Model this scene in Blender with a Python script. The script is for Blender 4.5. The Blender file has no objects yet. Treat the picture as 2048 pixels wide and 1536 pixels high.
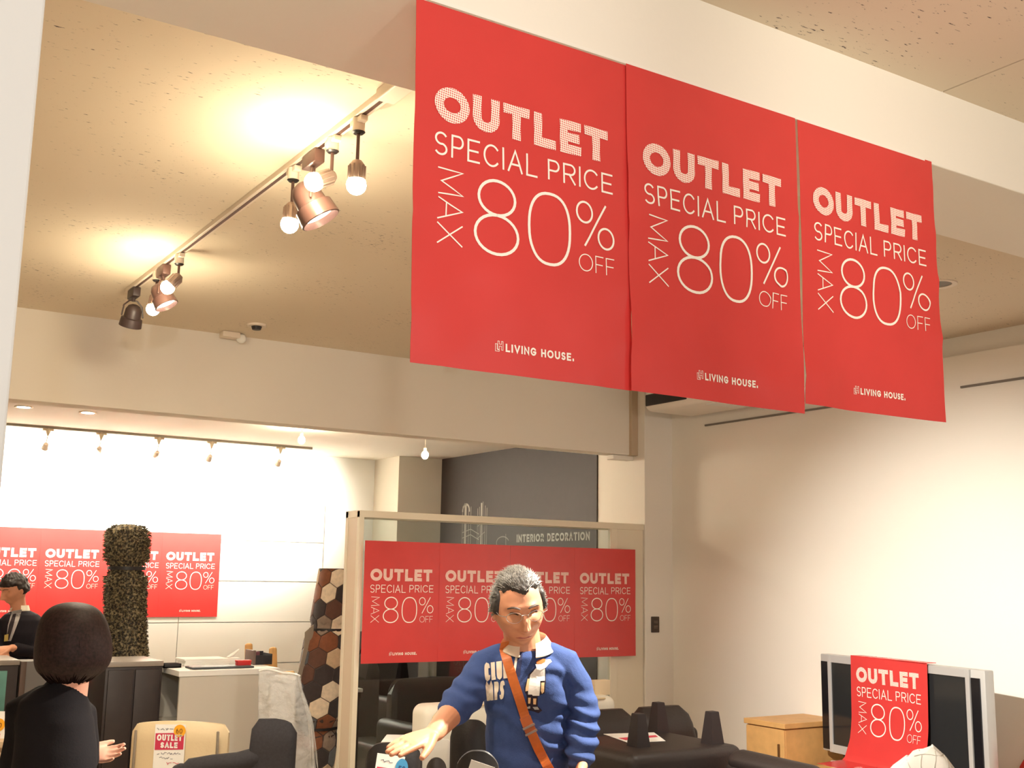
import bpy, bmesh, math, random
from mathutils import Vector, Matrix, noise
from mathutils.bvhtree import BVHTree
random.seed(7)
PI = math.pi
scene = bpy.context.scene
COL = scene.collection
R = math.radians

# ------------------------------------------------------------------ camera
F = 2268.0
YAW, PITCH, ROLL = R(32.72), R(9.68), R(0.944)
EYE = Vector((0, 0, 1.6))
FW = Vector((math.sin(YAW)*math.cos(PITCH), math.cos(YAW)*math.cos(PITCH), math.sin(PITCH)))
_r = Vector((math.cos(YAW), -math.sin(YAW), 0)); _u = _r.cross(FW)
RT = _r*math.cos(ROLL) + _u*math.sin(ROLL)
UP = -_r*math.sin(ROLL) + _u*math.cos(ROLL)
cd = bpy.data.cameras.new('camera'); cam = bpy.data.objects.new('camera', cd); COL.objects.link(cam)
cd.sensor_width = 36; cd.lens = F/2048*36; cd.clip_start = .05; cd.clip_end = 60
cam.matrix_world = Matrix(((RT.x, UP.x, -FW.x, EYE.x), (RT.y, UP.y, -FW.y, EYE.y), (RT.z, UP.z, -FW.z, EYE.z), (0, 0, 0, 1)))
scene.camera = cam

# ------------------------------------------------------------------ world, view, lamps outside the view
vs = scene.view_settings
vs.view_transform = 'Standard'; vs.look = 'None'; vs.gamma = 1; vs.use_curve_mapping = False
vs.exposure = 0.9
w = bpy.data.worlds.new('world'); scene.world = w; w.use_nodes = True
w.node_tree.nodes['Background'].inputs[0].default_value = (1, .94, .86, 1)
w.node_tree.nodes['Background'].inputs[1].default_value = 0.5
WARM = (1, .85, .66); WARMW = (1, .91, .77)
def lamp(kind, loc, target, power, col=WARM, size=.04, angle=90, blend=.6):
    l = bpy.data.lights.new('spot_lamp', kind); l.energy = power; l.color = col; l.shadow_soft_size = size
    if kind == 'SPOT': l.spot_size = R(angle); l.spot_blend = blend
    o = bpy.data.objects.new('spot_lamp', l); COL.objects.link(o); o.location = loc
    if target is not None:
        o.rotation_euler = (Vector(target)-Vector(loc)).to_track_quat('-Z', 'Y').to_euler()
    return o
# spots without fittings over floor and stock, plus added fill beside the camera
lamp('SPOT', (1.42, 2.86, 2.72), (5.44, 3.85, .95), 480, (1, .95, .87), .03, 50, .95)    # on the television wall
lamp('SPOT', (3.0, 2.62, 2.9), (1.98, 3.05, 1.3), 430, WARMW, .02, 48, .5)        # on the customer
lamp('SPOT', (1.40, 2.95, 2.72), (2.02, 3.02, 1.25), 20, WARMW, .02, 62, .5)
lamp('SPOT', (4.0, 3.4, 2.9), (3.4, 5.0, .6), 45, WARMW, .03, 80, .6)
lamp('SPOT', (1.0, 4.2, 2.85), (1.6, 5.4, .7), 45, WARMW, .03, 80, .6)
lamp('SPOT', (-.3, -.8, 2.3), (.4, 1.9, 2.6), 70, (1, .97, .92), .05, 50, .7)      # added fill on column, beam and banner, with the next two
lamp('SPOT', (0.9, -.8, 2.3), (1.6, 1.9, 2.52), 60, WARMW, .05, 50, .8)
lamp('SPOT', (2.2, -.6, 2.3), (2.7, 1.9, 2.62), 60, WARMW, .05, 50, .8)
for x in (1.46, 2.05, 2.7, 3.25, 3.85):                                         # wall washers in the back room
    lamp('SPOT', (x, 9.40, 2.50), (x, 10.1, 2.3), 95, (1, .93, .78), .03, 112, .7)

# ------------------------------------------------------------------ pixel -> place helpers (photograph taken as 2048x1536)
def ray(x, y): return RT*((x-1024)/F) - UP*((y-768)/F) + FW
def PY(x, y, v): d = ray(x, y); return EYE + d*(v/d.y)
def PX(x, y, v): d = ray(x, y); return EYE + d*(v/d.x)
def PZ(x, y, v): d = ray(x, y); return EYE + d*((v-1.6)/d.z)
def PD(x, y, v): return EYE + ray(x, y)*v
RZ = -YAW
AX = Vector((math.cos(YAW), -math.sin(YAW), 0)); AY = Vector((math.sin(YAW), math.cos(YAW), 0))
class Frame:
    """ a standing place at horizontal distance d under pixel column px; local x = to the right, y = away, z = up """
    def __init__(s, px, py, d):
        p = PD(px, py, d); s.o = Vector((p.x, p.y, 0))
    def __call__(s, px, py, dy=0.0):
        d = ray(px, py); k = (s.o.dot(AY)+dy)/d.dot(AY); p = EYE + d*k - s.o
        return Vector((p.dot(AX), dy, p.z))

# ------------------------------------------------------------------ materials
def srgb(c):
    return tuple((v/255/12.92 if v/255 <= .04045 else ((v/255+.055)/1.055)**2.4) for v in c) + (1,)
MATS = {}
def mat(name, rgb, rough=.6, spec=.5, metal=0, var=0.0, scale=30, bump=0.0, bscale=120, emit=None, estr=0, coat=0, sheen=0):
    if name in MATS: return MATS[name]
    m = bpy.data.materials.new(name); m.use_nodes = True; MATS[name] = m
    nt = m.node_tree; b = nt.nodes['Principled BSDF']
    c = srgb(rgb)
    b.inputs['Base Color'].default_value = c; b.inputs['Roughness'].default_value = rough
    b.inputs['Specular IOR Level'].default_value = spec; b.inputs['Metallic'].default_value = metal
    b.inputs['Coat Weight'].default_value = coat
    b.inputs['Sheen Weight'].default_value = sheen
    if emit: b.inputs['Emission Color'].default_value = emit + (1,); b.inputs['Emission Strength'].default_value = estr
    tc = None
    if var or bump: tc = nt.nodes.new('ShaderNodeTexCoord')
    if var:
        n = nt.nodes.new('ShaderNodeTexNoise'); n.inputs['Scale'].default_value = scale; n.inputs['Detail'].default_value = 5
        nt.links.new(tc.outputs['Object'], n.inputs['Vector'])
        r = nt.nodes.new('ShaderNodeMapRange'); r.inputs[1].default_value = .3; r.inputs[2].default_value = .7
        r.inputs[3].default_value = 1-var; r.inputs[4].default_value = 1+var
        nt.links.new(n.outputs['Fac'], r.inputs[0])
        mx = nt.nodes.new('ShaderNodeVectorMath'); mx.operation = 'SCALE'; mx.inputs[0].default_value = c[:3]
        nt.links.new(r.outputs[0], mx.inputs['Scale']); nt.links.new(mx.outputs[0], b.inputs['Base Color'])
    if bump:
        n2 = nt.nodes.new('ShaderNodeTexNoise'); n2.inputs['Scale'].default_value = bscale; n2.inputs['Detail'].default_value = 4
        nt.links.new(tc.outputs['Object'], n2.inputs['Vector'])
        bp = nt.nodes.new('ShaderNodeBump'); bp.inputs['Strength'].default_value = bump; bp.inputs['Distance'].default_value = .01
        nt.links.new(n2.outputs['Fac'], bp.inputs['Height']); nt.links.new(bp.outputs[0], b.inputs['Normal'])
    return m
M_wall = mat('white_paint', (238, 232, 222), .75, .3, bump=.05, bscale=60)
M_beam = mat('white_beam_paint', (236, 229, 217), .8, .3, bump=.05, bscale=60)
M_panel = mat('white_laminate', (238, 237, 232), .45, .4)
M_floor = mat('pale_floor', (212, 196, 172), .5, var=.06, scale=6)
M_red = mat('red_vinyl', (208, 62, 60), .27, .6, var=.04, scale=5)
M_white_ink = mat('white_ink', (246, 238, 226), .5)
M_black = mat('black_metal', (34, 30, 30), .45)
M_bronze = mat('dark_lamp_metal', (92, 66, 58), .4, metal=.2)
M_steel = mat('brushed_steel', (150, 130, 118), .35, metal=.6)
M_lampwhite = mat('white_lamp_plastic', (228, 214, 196), .5)
M_bulb = mat('lit_bulb', (255, 240, 220), .5, emit=(1, .84, .58), estr=150)
M_bulb_s = mat('lit_small_bulb', (255, 240, 220), .5, emit=(1, .86, .62), estr=250)
M_reflector = mat('lit_reflector', (255, 250, 240), .3, emit=(1, .9, .74), estr=12)
M_darkcab = mat('dark_stained_wood', (46, 36, 34), .5, var=.12, scale=14)
M_grey = mat('grey_laminate', (104, 98, 92), .5)
M_whitecab = mat('white_cabinet', (204, 198, 186), .5)
M_cream = mat('cream_leather', (226, 204, 164), .5, bump=.08, bscale=90)
M_white_leather = mat('white_leather', (240, 234, 218), .45, bump=.08, bscale=80)
M_charcoal = mat('charcoal_fabric', (52, 50, 54), .9, var=.12, scale=90, bump=.1, bscale=300)
M_brown = mat('dark_brown_leather', (44, 36, 34), .5, .5, bump=.1, bscale=70)
M_black_leather = mat('black_leather', (34, 31, 32), .42, .5, bump=.1, bscale=80)
M_oak = mat('light_oak', (214, 166, 104), .5, var=.08, scale=18)
M_paper = mat('white_paper', (246, 244, 238), .7)
M_silver = mat('silver_plastic', (190, 190, 188), .4, metal=.25)
M_tvblack = mat('black_gloss', (26, 25, 28), .15)
M_screen = mat('dark_screen', (40, 41, 42), .12)
M_skin = mat('skin', (214, 152, 118), .5, .4, var=.06, scale=22)
M_skin2 = mat('skin_pale', (226, 170, 148), .5, .4, var=.05, scale=22)
M_blue = mat('blue_sweatshirt', (64, 84, 136), .9, .2, var=.07, scale=40, bump=.12, bscale=260)
M_navy = mat('navy_placket', (36, 44, 84), .9)
M_collar = mat('off_white_cotton', (236, 224, 204), .85)
M_tan = mat('tan_leather', (196, 104, 40), .5, .4, var=.08, scale=60)
M_blackcloth = mat('black_cloth', (30, 28, 32), .9, .2, bump=.1, bscale=200)
M_suit = mat('black_suit', (34, 30, 36), .85, .2)
M_orange = mat('orange_sticker', (246, 176, 40), .5)
M_bluest = mat('blue_sticker', (70, 150, 200), .5)
M_label = mat('red_label_print', (206, 52, 84), .6)
M_ink = mat('dark_ink', (60, 62, 90), .7)
M_redink = mat('red_ink', (214, 70, 90), .7)
M_lip = mat('lip', (170, 92, 82), .5)
M_eye = mat('dark_eye', (40, 28, 24), .3)
M_signdark = mat('dark_brown_sign', (58, 49, 46), .6, var=.04, scale=20)

def ceiling_mat():
    m = bpy.data.materials.new('rock_wool_ceiling'); m.use_nodes = True; nt = m.node_tree; b = nt.nodes['Principled BSDF']
    b.inputs['Roughness'].default_value = .9; b.inputs['Specular IOR Level'].default_value = .2
    tc = nt.nodes.new('ShaderNodeTexCoord'); mp = nt.nodes.new('ShaderNodeMapping'); mp.inputs['Scale'].default_value = (34, 120, 40)
    mp.inputs['Rotation'].default_value = (0, 0, .25)
    nt.links.new(tc.outputs['Object'], mp.inputs[0])
    n = nt.nodes.new('ShaderNodeTexNoise'); n.inputs['Scale'].default_value = 1.0; n.inputs['Detail'].default_value = 3; n.inputs['Roughness'].default_value = .6
    nt.links.new(mp.outputs[0], n.inputs['Vector'])
    n2 = nt.nodes.new('ShaderNodeTexNoise'); n2.inputs['Scale'].default_value = 2.2; nt.links.new(tc.outputs['Object'], n2.inputs['Vector'])
    add = nt.nodes.new('ShaderNodeMath'); add.operation = 'MULTIPLY_ADD'; add.inputs[1].default_value = .28
    nt.links.new(n2.outputs['Fac'], add.inputs[0]); nt.links.new(n.outputs['Fac'], add.inputs[2])
    r = nt.nodes.new('ShaderNodeMapRange'); r.inputs[1].default_value = .815; r.inputs[2].default_value = .88
    nt.links.new(add.outputs[0], r.inputs[0])
    mx = nt.nodes.new('ShaderNodeMix'); mx.data_type = 'RGBA'
    mx.inputs['A'].default_value = srgb((226, 212, 190)); mx.inputs['B'].default_value = srgb((86, 74, 74))
    nt.links.new(r.outputs[0], mx.inputs['Factor']); nt.links.new(mx.outputs['Result'], b.inputs['Base Color'])
    bp = nt.nodes.new('ShaderNodeBump'); bp.inputs['Strength'].default_value = .4; bp.inputs['Distance'].default_value = .004; bp.invert = True
    nt.links.new(r.outputs[0], bp.inputs['Height']); nt.links.new(bp.outputs[0], b.inputs['Normal'])
    return m
M_ceil = ceiling_mat()
def halftone_mat():
    m = bpy.data.materials.new('halftone_white_print'); m.use_nodes = True; nt = m.node_tree; b = nt.nodes['Principled BSDF']
    b.inputs['Roughness'].default_value = .45
    tc = nt.nodes.new('ShaderNodeTexCoord'); mp = nt.nodes.new('ShaderNodeMapping')
    mp.inputs['Rotation'].default_value = (0, R(40), 0); mp.inputs['Scale'].default_value = (900, 900, 900)
    nt.links.new(tc.outputs['Object'], mp.inputs[0])
    sp = nt.nodes.new('ShaderNodeSeparateXYZ'); nt.links.new(mp.outputs[0], sp.inputs[0])
    s1 = nt.nodes.new('ShaderNodeMath'); s1.operation = 'SINE'; s2 = nt.nodes.new('ShaderNodeMath'); s2.operation = 'SINE'
    nt.links.new(sp.outputs['X'], s1.inputs[0]); nt.links.new(sp.outputs['Z'], s2.inputs[0])
    ml = nt.nodes.new('ShaderNodeMath'); ml.operation = 'MULTIPLY'; nt.links.new(s1.outputs[0], ml.inputs[0]); nt.links.new(s2.outputs[0], ml.inputs[1])
    gt = nt.nodes.new('ShaderNodeMath'); gt.operation = 'GREATER_THAN'; gt.inputs[1].default_value = .22; nt.links.new(ml.outputs[0], gt.inputs[0])
    mx = nt.nodes.new('ShaderNodeMix'); mx.data_type = 'RGBA'
    mx.inputs['A'].default_value = srgb((248, 236, 222)); mx.inputs['B'].default_value = srgb((218, 70, 74))
    nt.links.new(gt.outputs[0], mx.inputs['Factor']); nt.links.new(mx.outputs['Result'], b.inputs['Base Color'])
    return m
M_half = halftone_mat()
def glass_mat():
    m = bpy.data.materials.new('window_glass'); m.use_nodes = True; nt = m.node_tree
    for n in list(nt.nodes): nt.nodes.remove(n)
    o = nt.nodes.new('ShaderNodeOutputMaterial'); mx = nt.nodes.new('ShaderNodeMixShader')
    t = nt.nodes.new('ShaderNodeBsdfTransparent'); t.inputs[0].default_value = (.80, .84, .84, 1)
    g = nt.nodes.new('ShaderNodeBsdfGlossy'); g.inputs['Roughness'].default_value = .01
    fr = nt.nodes.new('ShaderNodeFresnel'); fr.inputs[0].default_value = 1.6
    ge = nt.nodes.new('ShaderNodeNewGeometry'); inv = nt.nodes.new('ShaderNodeMath'); inv.operation = 'SUBTRACT'; inv.inputs[0].default_value = 1
    nt.links.new(ge.outputs['Backfacing'], inv.inputs[1]); mu = nt.nodes.new('ShaderNodeMath'); mu.operation = 'MULTIPLY'
    nt.links.new(inv.outputs[0], mu.inputs[0]); nt.links.new(fr.outputs[0], mu.inputs[1])
    nt.links.new(mu.outputs[0], mx.inputs[0]); nt.links.new(t.outputs[0], mx.inputs[1]); nt.links.new(g.outputs[0], mx.inputs[2])
    nt.links.new(mx.outputs[0], o.inputs[0]); return m
M_glass = glass_mat()
M_lens = M_glass.copy(); M_lens.name = 'clear_lens'
for n_ in M_lens.node_tree.nodes:
    if n_.type == 'BSDF_TRANSPARENT': n_.inputs[0].default_value = (.97, .98, .97, 1)
    if n_.type == 'FRESNEL': n_.inputs[0].default_value = 1.3
def film_mat():
    m = bpy.data.materials.new('clear_plastic_film'); m.use_nodes = True; nt = m.node_tree
    for n in list(nt.nodes): nt.nodes.remove(n)
    o = nt.nodes.new('ShaderNodeOutputMaterial'); mx = nt.nodes.new('ShaderNodeMixShader'); mx.inputs[0].default_value = .34
    t = nt.nodes.new('ShaderNodeBsdfTransparent'); p = nt.nodes.new('ShaderNodeBsdfPrincipled')
    p.inputs['Base Color'].default_value = srgb((225, 225, 222)); p.inputs['Roughness'].default_value = .10
    tc = nt.nodes.new('ShaderNodeTexCoord'); n2 = nt.nodes.new('ShaderNodeTexNoise'); n2.inputs['Scale'].default_value = 18; n2.inputs['Detail'].default_value = 4
    nt.links.new(tc.outputs['Object'], n2.inputs['Vector'])
    bp = nt.nodes.new('ShaderNodeBump'); bp.inputs['Strength'].default_value = .8; bp.inputs['Distance'].default_value = .05
    nt.links.new(n2.outputs['Fac'], bp.inputs['Height']); nt.links.new(bp.outputs[0], p.inputs['Normal'])
    nt.links.new(t.outputs[0], mx.inputs[1]); nt.links.new(p.outputs[0], mx.inputs[2]); nt.links.new(mx.outputs[0], o.inputs[0]); return m
M_film = film_mat()

# ------------------------------------------------------------------ mesh helpers
class MB:
    def __init__(s): s.v = []; s.f = []
    def add(s, vs, fs):
        n = len(s.v); s.v += [tuple(p) for p in vs]; s.f += [tuple(i+n for i in f) for f in fs]; return s
    def box(s, c, size, rz=0, bev=0, seg=2, rot=None):
        bm = bmesh.new(); bmesh.ops.create_cube(bm, size=1)
        bmesh.ops.scale(bm, vec=size, verts=bm.verts)
        if bev: bmesh.ops.bevel(bm, geom=bm.edges[:], offset=min(bev, min(size)*.49), segments=seg, profile=.5, affect='EDGES')
        m = Matrix.Translation(c) @ (rot.to_4x4() if rot else Matrix.Rotation(rz, 4, 'Z'))
        bm.transform(m); bm.verts.index_update()
        s.add([v.co for v in bm.verts], [[v.index for v in f.verts] for f in bm.faces]); bm.free(); return s
    def span(s, a, b, bev=0, seg=2):
        a, b = Vector(a), Vector(b)
        return s.box((a+b)/2, [abs(q) for q in (b-a)], 0, bev, seg)
    def loft(s, rings, closed=True, caps=True):
        n = len(rings[0]); base = len(s.v); vs = [p for r in rings for p in r]; fs = []
        for i in range(len(rings)-1):
            for j in range(n if closed else n-1):
                k = (j+1) % n; fs.append((i*n+j, i*n+k, (i+1)*n+k, (i+1)*n+j))
        if caps:
            fs.append(tuple(reversed(range(n)))); fs.append(tuple((len(rings)-1)*n+j for j in range(n)))
        return s.add(vs, fs)
    def tube(s, pts, rads, seg=14, side=None, round_caps=True):
        pts = [Vector(p) for p in pts]; rings = []; n = len(pts)
        rads = [(q, q) if not isinstance(q, (tuple, list)) else q for q in (rads if isinstance(rads, (list, tuple)) else [rads]*n)]
        prev = None
        tans = []
        for i in range(n):
            t = (pts[min(i+1, n-1)]-pts[max(i-1, 0)]).normalized(); tans.append(t)
        ref = Vector(side) if side is not None else (Vector((1, 0, 0)) if abs(tans[0].x) < .9 else Vector((0, 0, 1)))
        def ring(p, t, a, b, ref):
            x = (ref - t*ref.dot(t)).normalized(); y = t.cross(x)
            return [p + x*(a*math.cos(2*PI*k/seg)) + y*(b*math.sin(2*PI*k/seg)) for k in range(seg)], x
        if round_caps:
            a, b = rads[0]
            for q in (.98, .75, .4):
                g, _ = ring(pts[0]-tans[0]*(min(a, b)*q), tans[0], a*math.sqrt(1-q*q)+1e-5, b*math.sqrt(1-q*q)+1e-5, ref); rings.append(g)
        for i in range(n):
            g, ref = ring(pts[i], tans[i], rads[i][0], rads[i][1], ref); rings.append(g)
        if round_caps:
            a, b = rads[-1]
            for q in (.4, .75, .98):
                g, _ = ring(pts[-1]+tans[-1]*(min(a, b)*q), tans[-1], a*math.sqrt(1-q*q)+1e-5, b*math.sqrt(1-q*q)+1e-5, ref); rings.append(g)
        return s.loft(rings)
    def cyl(s, a, b, r0, r1=None, seg=20): return s.tube([a, b], [r0, r0 if r1 is None else r1], seg, round_caps=False)
    def ball(s, c, r, seg=16, rot=None):
        r = r if isinstance(r, (tuple, list)) else (r, r, r); rings = []; c = Vector(c); n = seg//2+1
        for i in range(n):
            th = PI*(i+.02)/(n-1+.04); g = []
            for j in range(seg):
                p = Vector((r[0]*math.sin(th)*math.cos(2*PI*j/seg), r[1]*math.sin(th)*math.sin(2*PI*j/seg), -r[2]*math.cos(th)))
                g.append(c + (rot @ p if rot else p))
            rings.append(g)
        return s.loft(rings)
    def grid(s, fn, nu, nv, thick=0.0, nrm=None):
        """ fn(u,v)->point for u,v in 0..1; a sheet with a back face when thick """
        vs = [Vector(fn(i/nu, j/nv)) for j in range(nv+1) for i in range(nu+1)]; W = nu+1
        fs = [(j*W+i, j*W+i+1, (j+1)*W+i+1, (j+1)*W+i) for j in range(nv) for i in range(nu)]
        if thick:
            N = len(vs); nrm = Vector(nrm); vs2 = [p+nrm*thick for p in vs]
            fs2 = [tuple(reversed([k+N for k in f])) for f in fs]
            rim = [i for i in range(W)] + [j*W+nu for j in range(1, nv+1)] + [nv*W+i for i in range(nu-1, -1, -1)] + [j*W for j in range(nv-1, 0, -1)]
            side = [(rim[(k+1) % len(rim)], rim[k], rim[k]+N, rim[(k+1) % len(rim)]+N) for k in range(len(rim))]
            return s.add(vs+vs2, fs+fs2+side)
        return s.add(vs, fs)
    def mesh(s, name, m, smooth=False, tf=None):
        me = bpy.data.meshes.new(name); me.from_pydata([tf(Vector(p)) if tf else p for p in s.v], [], s.f); me.validate(); me.update()
        bm = bmesh.new(); bm.from_mesh(me); bmesh.ops.recalc_face_normals(bm, faces=bm.faces[:]); bm.to_mesh(me); bm.free()
        if m: me.materials.append(m)
        if smooth:
            me.polygons.foreach_set('use_smooth', [True]*len(me.polygons))
            if smooth != 'all':
                try: me.set_sharp_from_angle(angle=R(40))
                except Exception: pass
        me.update(); return me
    def build(s, name, m, parent=None, smooth=True, loc=None, tf=None):
        o = bpy.data.objects.new(name, s.mesh(name, m, smooth, tf)); COL.objects.link(o)
        if parent: o.parent = parent
        if loc is not None: o.location = loc
        return o
def tag(o, label=None, cat=None, group=None, kind=None):
    for k, v in (('label', label), ('category', cat), ('group', group), ('kind', kind)):
        if v: o[k] = v
    return o
def thing(name, label, cat, loc=(0, 0, 0), rz=0, group=None):
    o = bpy.data.objects.new(name, None); COL.objects.link(o); o.empty_display_size = .1
    o.location = loc; o.rotation_euler = (0, 0, rz); return tag(o, label, cat, group)
def struct(name, mb, m, label, cat='wall', smooth=False):
    return tag(mb.build(name, m, None, smooth), label, cat, None, 'structure')
def copy_tree(o, parent=None):
    c = o.copy(); COL.objects.link(c)
    if parent: c.parent = parent
    for ch in list(o.children): copy_tree(ch, c)
    return c
def fused(mb, name, m, parent, voxel=.004, smooth=4, disp=None):
    """ overlapping closed shapes grown together into one continuous skin """
    me = mb.mesh(name+'_tmp', None); o = bpy.data.objects.new(name+'_tmp', me); COL.objects.link(o)
    rm = o.modifiers.new('r', 'REMESH'); rm.mode = 'VOXEL'; rm.voxel_size = voxel; rm.use_smooth_shade = True
    sm = o.modifiers.new('s', 'SMOOTH'); sm.factor = .5; sm.iterations = smooth
    dg = bpy.context.evaluated_depsgraph_get(); dg.update()
    res = bpy.data.meshes.new_from_object(o.evaluated_get(dg)); res.name = name
    bpy.data.objects.remove(o); bpy.data.meshes.remove(me)
    if disp:
        new = [(v.co+v.normal*disp(v.co))[:] for v in res.vertices]
        res.vertices.foreach_set('co', [q for p in new for q in p])
    res.materials.clear(); res.materials.append(m)
    res.polygons.foreach_set('use_smooth', [True]*len(res.polygons)); res.update()
    r = bpy.data.objects.new(name, res); COL.objects.link(r); r.parent = parent
    return r

# ------------------------------------------------------------------ stroke lettering
def arc(cx, cy, rx, ry, a0, a1, n=14): return [(cx+rx*math.cos(R(a0+(a1-a0)*i/n)), cy+ry*math.sin(R(a0+(a1-a0)*i/n))) for i in range(n+1)]
def ell(cx, cy, rx, ry, n=28): return arc(cx, cy, rx, ry, 90, 90+360*(n-1)/n, n-1)
def sell(cx, cy, rx, ry, p, n=40): return [(cx+rx*math.copysign(abs(math.cos(2*PI*i/n))**p, math.cos(2*PI*i/n)), cy+ry*math.copysign(abs(math.sin(2*PI*i/n))**p, math.sin(2*PI*i/n))) for i in range(n)]
GL = {
 'O': (1.02, [(ell(.5, .5, .5, .5), 1)]), '0': (.74, [(sell(.5, .5, .5, .5, .84), 1)]),
 'U': (.84, [([(0, 1)]+arc(.5, .36, .5, .36, 180, 360)+[(1, 1)], 0)]), 'T': (.80, [([(0, 1), (1, 1)], 0), ([(.5, 1), (.5, 0)], 0)]),
 'L': (.66, [([(0, 1), (0, 0), (1, 0)], 0)]), 'E': (.68, [([(1, 1), (0, 1), (0, 0), (1, 0)], 0), ([(0, .5), (.88, .5)], 0)]),
 'F': (.64, [([(1, 1), (0, 1), (0, 0)], 0), ([(0, .5), (.88, .5)], 0)]), 'I': (.10, [([(.5, 0), (.5, 1)], 0)]),
 'S': (.68, [(arc(.5, .74, .48, .26, 35, 270)+arc(.5, .25, .5, .25, 90, -145)[1:], 0)]),
 'P': (.66, [([(0, 0), (0, 1)]+arc(.6, .73, .4, .27, 90, -90)+[(0, .46)], 0)]),
 'R': (.70, [([(0, 0), (0, 1)]+arc(.6, .73, .4, .27, 90, -90)+[(0, .46)], 0), ([(.5, .46), (1, 0)], 0)]),
 'B': (.70, [([(0, 0), (0, 1)]+arc(.55, .76, .4, .24, 90, -90)+[(0, .52)], 0), (arc(.55, .26, .45, .26, 90, -90)+[(0, 0)], 0)]),
 'D': (.82, [([(0, 0), (0, 1)]+arc(.45, .5, .55, .5, 90, -90)+[(0, 0)], 0)]),
 'C': (.84, [(arc(.55, .5, .55, .5, 42, 318, 22), 0)]), 'G': (.92, [(arc(.52, .5, .52, .5, 42, 345, 24)+[(1, .45), (.58, .45)], 0)]),
 'A': (.86, [([(0, 0), (.5, 1), (1, 0)], 0), ([(.17, .33), (.83, .33)], 0)]), 'M': (1.08, [([(0, 0), (.05, 1), (.5, .12), (.95, 1), (1, 0)], 0)]),
 'X': (.84, [([(0, 0), (1, 1)], 0), ([(0, 1), (1, 0)], 0)]), 'V': (.86, [([(0, 1), (.5, 0), (1, 1)], 0)]), 'N': (.84, [([(0, 0), (0, 1), (1, 0), (1, 1)], 0)]),
 'H': (.80, [([(0, 0), (0, 1)], 0), ([(1, 0), (1, 1)], 0), ([(0, .5), (1, .5)], 0)]), 'Y': (.8, [([(0, 1), (.5, .5), (1, 1)], 0), ([(.5, .5), (.5, 0)], 0)]),
 '8': (.70, [(ell(.5, .765, .43, .235), 1), (ell(.5, .265, .5, .265), 1)]), '6': (.70, [(arc(.5, .32, .5, .32, 90, 450, 24), 0), (arc(.62, .35, .62, .65, 105, 180, 8), 0)]),
 '%': (1.05, [(ell(.21, .76, .21, .24), 1), (ell(.79, .24, .21, .24), 1), ([(.22, 0), (.78, 1)], 0)]),
 '.': (.12, [([(.5, 0), (.5, .16)], 0)]), ' ': (.38, [])}
def ribbon(mb, pts, t, closed, tf, step=.03):
    P = [Vector(p) for p in pts]
    Q = []
    m = len(P) if closed else len(P)-1
    for i in range(m):
        a, b = P[i], P[(i+1) % len(P)]; k = max(1, int((b-a).length/step))
        Q += [a+(b-a)*(j/k) for j in range(k)]
    if not closed: Q.append(P[-1])
    if not closed:
        Q[0] = Q[0]+(Q[0]-Q[1]).normalized()*(t*.498); Q[-1] = Q[-1]+(Q[-1]-Q[-2]).normalized()*(t*.498)
    n = len(Q); L, Rr = [], []
    for i in range(n):
        a = Q[(i-1) % n] if (closed or i > 0) else Q[i]; b = Q[(i+1) % n] if (closed or i < n-1) else Q[i]
        d1 = (Q[i]-a); d2 = (b-Q[i])
        d1 = d1.normalized() if d1.length > 1e-9 else d2.normalized(); d2 = d2.normalized() if d2.length > 1e-9 else d1
        n1 = Vector((-d1.y, d1.x)); n2 = Vector((-d2.y, d2.x)); nn = n1+n2
        nn = n1 if nn.length < 1e-6 else nn.normalized(); s = min(1/max(nn.dot(n1), .35), 2.2)
        L.append(Q[i]+nn*(t/2*s)); Rr.append(Q[i]-nn*(t/2*s))
    vs = [tf(p) for p in L]+[tf(p) for p in Rr]
    fs = [(i, (i+1) % n, n+(i+1) % n, n+i) for i in range(n if closed else n-1)]
    mb.add(vs, fs)
def text(mb, s, x, y, h, t, tf, fit=None, track=.16, step=.03, wk=1.0):
    ws = [max(GL[c][0]*h*wk, t*1.001) if c != 'I' and c != '.' else t*1.02 for c in s]
    gap = track*h; total = sum(ws)+gap*(len(s)-1)
    k = 1.0
    if fit:
        fixed = sum(wd for wd, c in zip(ws, s) if c in 'I.'); k = (fit-fixed)/(total-fixed)
    cx = x
    for c, wd in zip(s, ws):
        if c not in 'I.': wd *= k
        for pts, cl in GL[c][1]:
            ribbon(mb, [(cx+t/2+(px*(wd-t)), y+t/2+py*(h-t)) for px, py in pts], t, cl, tf, step)
        cx += wd+gap*k
    return cx
SW, SH = .53, .735                                     # one red sheet
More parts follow.
